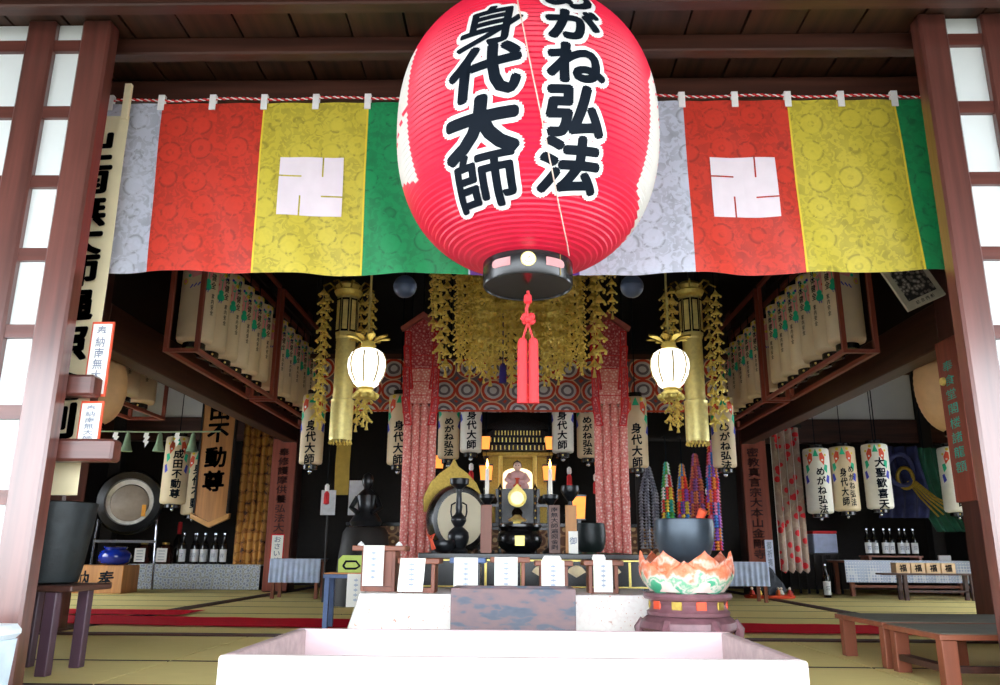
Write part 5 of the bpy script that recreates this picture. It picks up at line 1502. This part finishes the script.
for x in (-.4, .38): MB().box(x, x + .03, .45, .48, 0, .589).build('leg', wood_black, t)
# drapes: blue-gold knot and green fall
t = thing('knotted_drape', 'dark blue and gold knotted ceremonial drape with cords', 'drape', (5.95, 12.7, 1.15))
MB().grid(lambda u, v: (-.38 + .76 * u + .05 * sin(v * 5), .05 * sin(u * 25), 1.10 * v), 40, 10, .006).build('cloth', P('drape_blue', (44, 50, 96), .7, var=.4, scale=8), t, smooth=True)
pts = [(.20 * cos(a), -.08 + .02 * cos(2 * a), .72 + .24 * sin(a)) for a in [2 * pi * k / 24 for k in range(25)]]
MB().tube(pts, .035, 8).build('cord_loop', P('cord_blue', (60, 66, 120), .7), t, smooth=True)
MB().tube([(.05 + .3 * cos(a) * .4, -.09, .60 + .16 * sin(a)) for a in [2 * pi * k / 20 for k in range(21)]], .03, 8).build('cord_knot', gold_dull, t, smooth=True)
for k in range(5): MB().tube([(.08 + .03 * k, -.09, .55), (.25 + .06 * k, -.08, .30), (.5 + .08 * k, -.06, .02 + .03 * k)], .014, 6).build('gold_cord', gold_dull, t)
MB().tube([(-.3, 0, 1.1), (-.3, 0, 3.25)], .008).build('hanging_cord', ink, t)
t = thing('green_drape', 'dark green ceremonial cloth falling aslant behind the knotted drape', 'drape', (6.45, 12.85, .95))
MB().grid(lambda u, v: (-.3 + .5 * u + .35 * (1 - v) ** 2, .04 * sin(u * 22), 1.30 * v), 36, 10, .006).build('cloth', P('drape_green', (26, 84, 62), .7, var=.3, scale=6), t, smooth=True)
MB().tube([(0, 0, 1.3), (0, 0, 3.45)], .008).build('hanging_cord', ink, t)
o = MB().box(-.09, .09, 0, .05, 0, .08, .006).build('folded_white_cloth', white_paint); o.location = (6.55, 12.8, .517); tag(o, 'small folded white cloth on the sale table', 'cloth')

# framed photograph leaning out from the beam
t = thing('framed_photograph', 'old group photograph in a pale frame hung aslant above the beam', 'picture', (3.0, 5.78, 2.56))
pf = MB().box(-.155, .155, 0, .03, -.16, .24, .003).build('frame', P('frame_pale', (196, 188, 168), .6), t)
q = MB().box(-.115, .115, -.004, -.0005, -.095, .20).build('photograph', photo_print, pf)
lettering('caption', [(c, -.06 + .04 * k, -.127, .03, .03) for k, c in enumerate('記念撮影')], ink, pf, -.003)
pf.rotation_euler = (radians(-6), radians(-24), radians(-4))
MB().tube([(0, .05, .12), (0, .10, 1.8)], .003).build('hanging_wire', ink, t)

# ================================================================== FRONT CORNERS
t = thing('great_pot_table', 'dark narrow wooden stand under the black pot by the door post', 'table', (-2.40, 4.18, 0))
MB().box(-.34, .25, -.20, .20, .385, .415, .006).build('tabletop', wood_dark, t)
for sx in (-.12, .0, .14):
    for y in (-.15, .15):
        if sx == 0: continue
        MB().box(sx - .028, sx + .028, y - .028, y + .028, 0, .384, .004).build('leg', P('leg_plum', (72, 50, 62), .45, var=.25, stretch=(1, 1, .1)), t)
t = thing('black_iron_pot', 'big black hammered iron pot on the stand by the door post', 'pot', (-2.40, 4.18, .416))
MB().lathe([(.12, 0), (.15, .01), (.165, .08), (.18, .20), (.195, .34), (.20, .40), (.19, .405), (.18, .36), (.16, .1), (.0, .05)], 40).build('body', pot_dark, t, smooth=True)
t = thing('pale_plastic_bin', 'pale blue-white plastic bin standing before the door post', 'bin', (-2.2, 3.05, -.45))
MB().hexa([(-.26, -.16, 0), (.24, -.16, 0), (.24, .16, 0), (-.26, .16, 0)], [(-.29, -.18, .70), (.27, -.18, .70), (.27, .18, .70), (-.29, .18, .70)]).build('bin_body', P('bin_blue', (206, 226, 236), .4), t)
MB().box(-.30, .285, -.195, .195, .701, .755, .02).build('lid', P('bin_lid', (226, 238, 242), .4), t)

# two low tables with grey mats beside the door post
def low_table(label, x0, x1, y0, y1, z, shelf):
    t = thing('low_table', label, 'table', (x0, y0, 0))
    w, d = x1 - x0, y1 - y0
    MB().box(0, w, 0, d, z - .03, z - .004, .003).build('tabletop', wood_brown, t)
    MB().box(.012, w - .012, .012, d - .012, z - .0035, z).build('grey_mat', table_mat, t)
    for x in (.05, w * .30, w - .06):
        for y in (.05, d - .06): MB().box(x - .036, x + .036, y - .03, y + .03, 0, z - .031, .003).build('leg', wood_brownz, t)
    if shelf:
        MB().box(.081, w - .1, .03, .06, .06, .09).build('stretcher', wood_dark, t)
        MB().box(.02, .08, .081, d - .1, .06, .09).build('side_stretcher', wood_dark, t)
low_table('low brown table with a grey mat, touching the smaller one by the door post', 1.95, 3.15, 4.56, 5.22, .24, False)
low_table('small low brown table with grey mat and stretchers in front of the other low table', 1.95, 3.10, 3.95, 4.54, .235, True)

# ================================================================== CARPETS
o = MB().grid(lambda u, v: (-4.7 + 8.06 * u, 6.42 + .86 * v + .38 * (1 - u) ** 2 + .02 * sin(u * 17), .0095 + .004 * sin(u * 40) ** 2), 60, 3, 0).build('red_carpet', carpet_red)
tag(o, 'long red carpet runner laid across the tatami in front of the altar', 'carpet')
o = MB().grid(lambda u, v: (-6.3 + 3.2 * u, 7.68 + .66 * v - .03 * u, .0145), 10, 3).build('red_carpet', carpet_red)
tag(o, 'shorter red carpet piece laid across the aisle of the gong', 'carpet')
bpy.data.objects.remove(_fo)
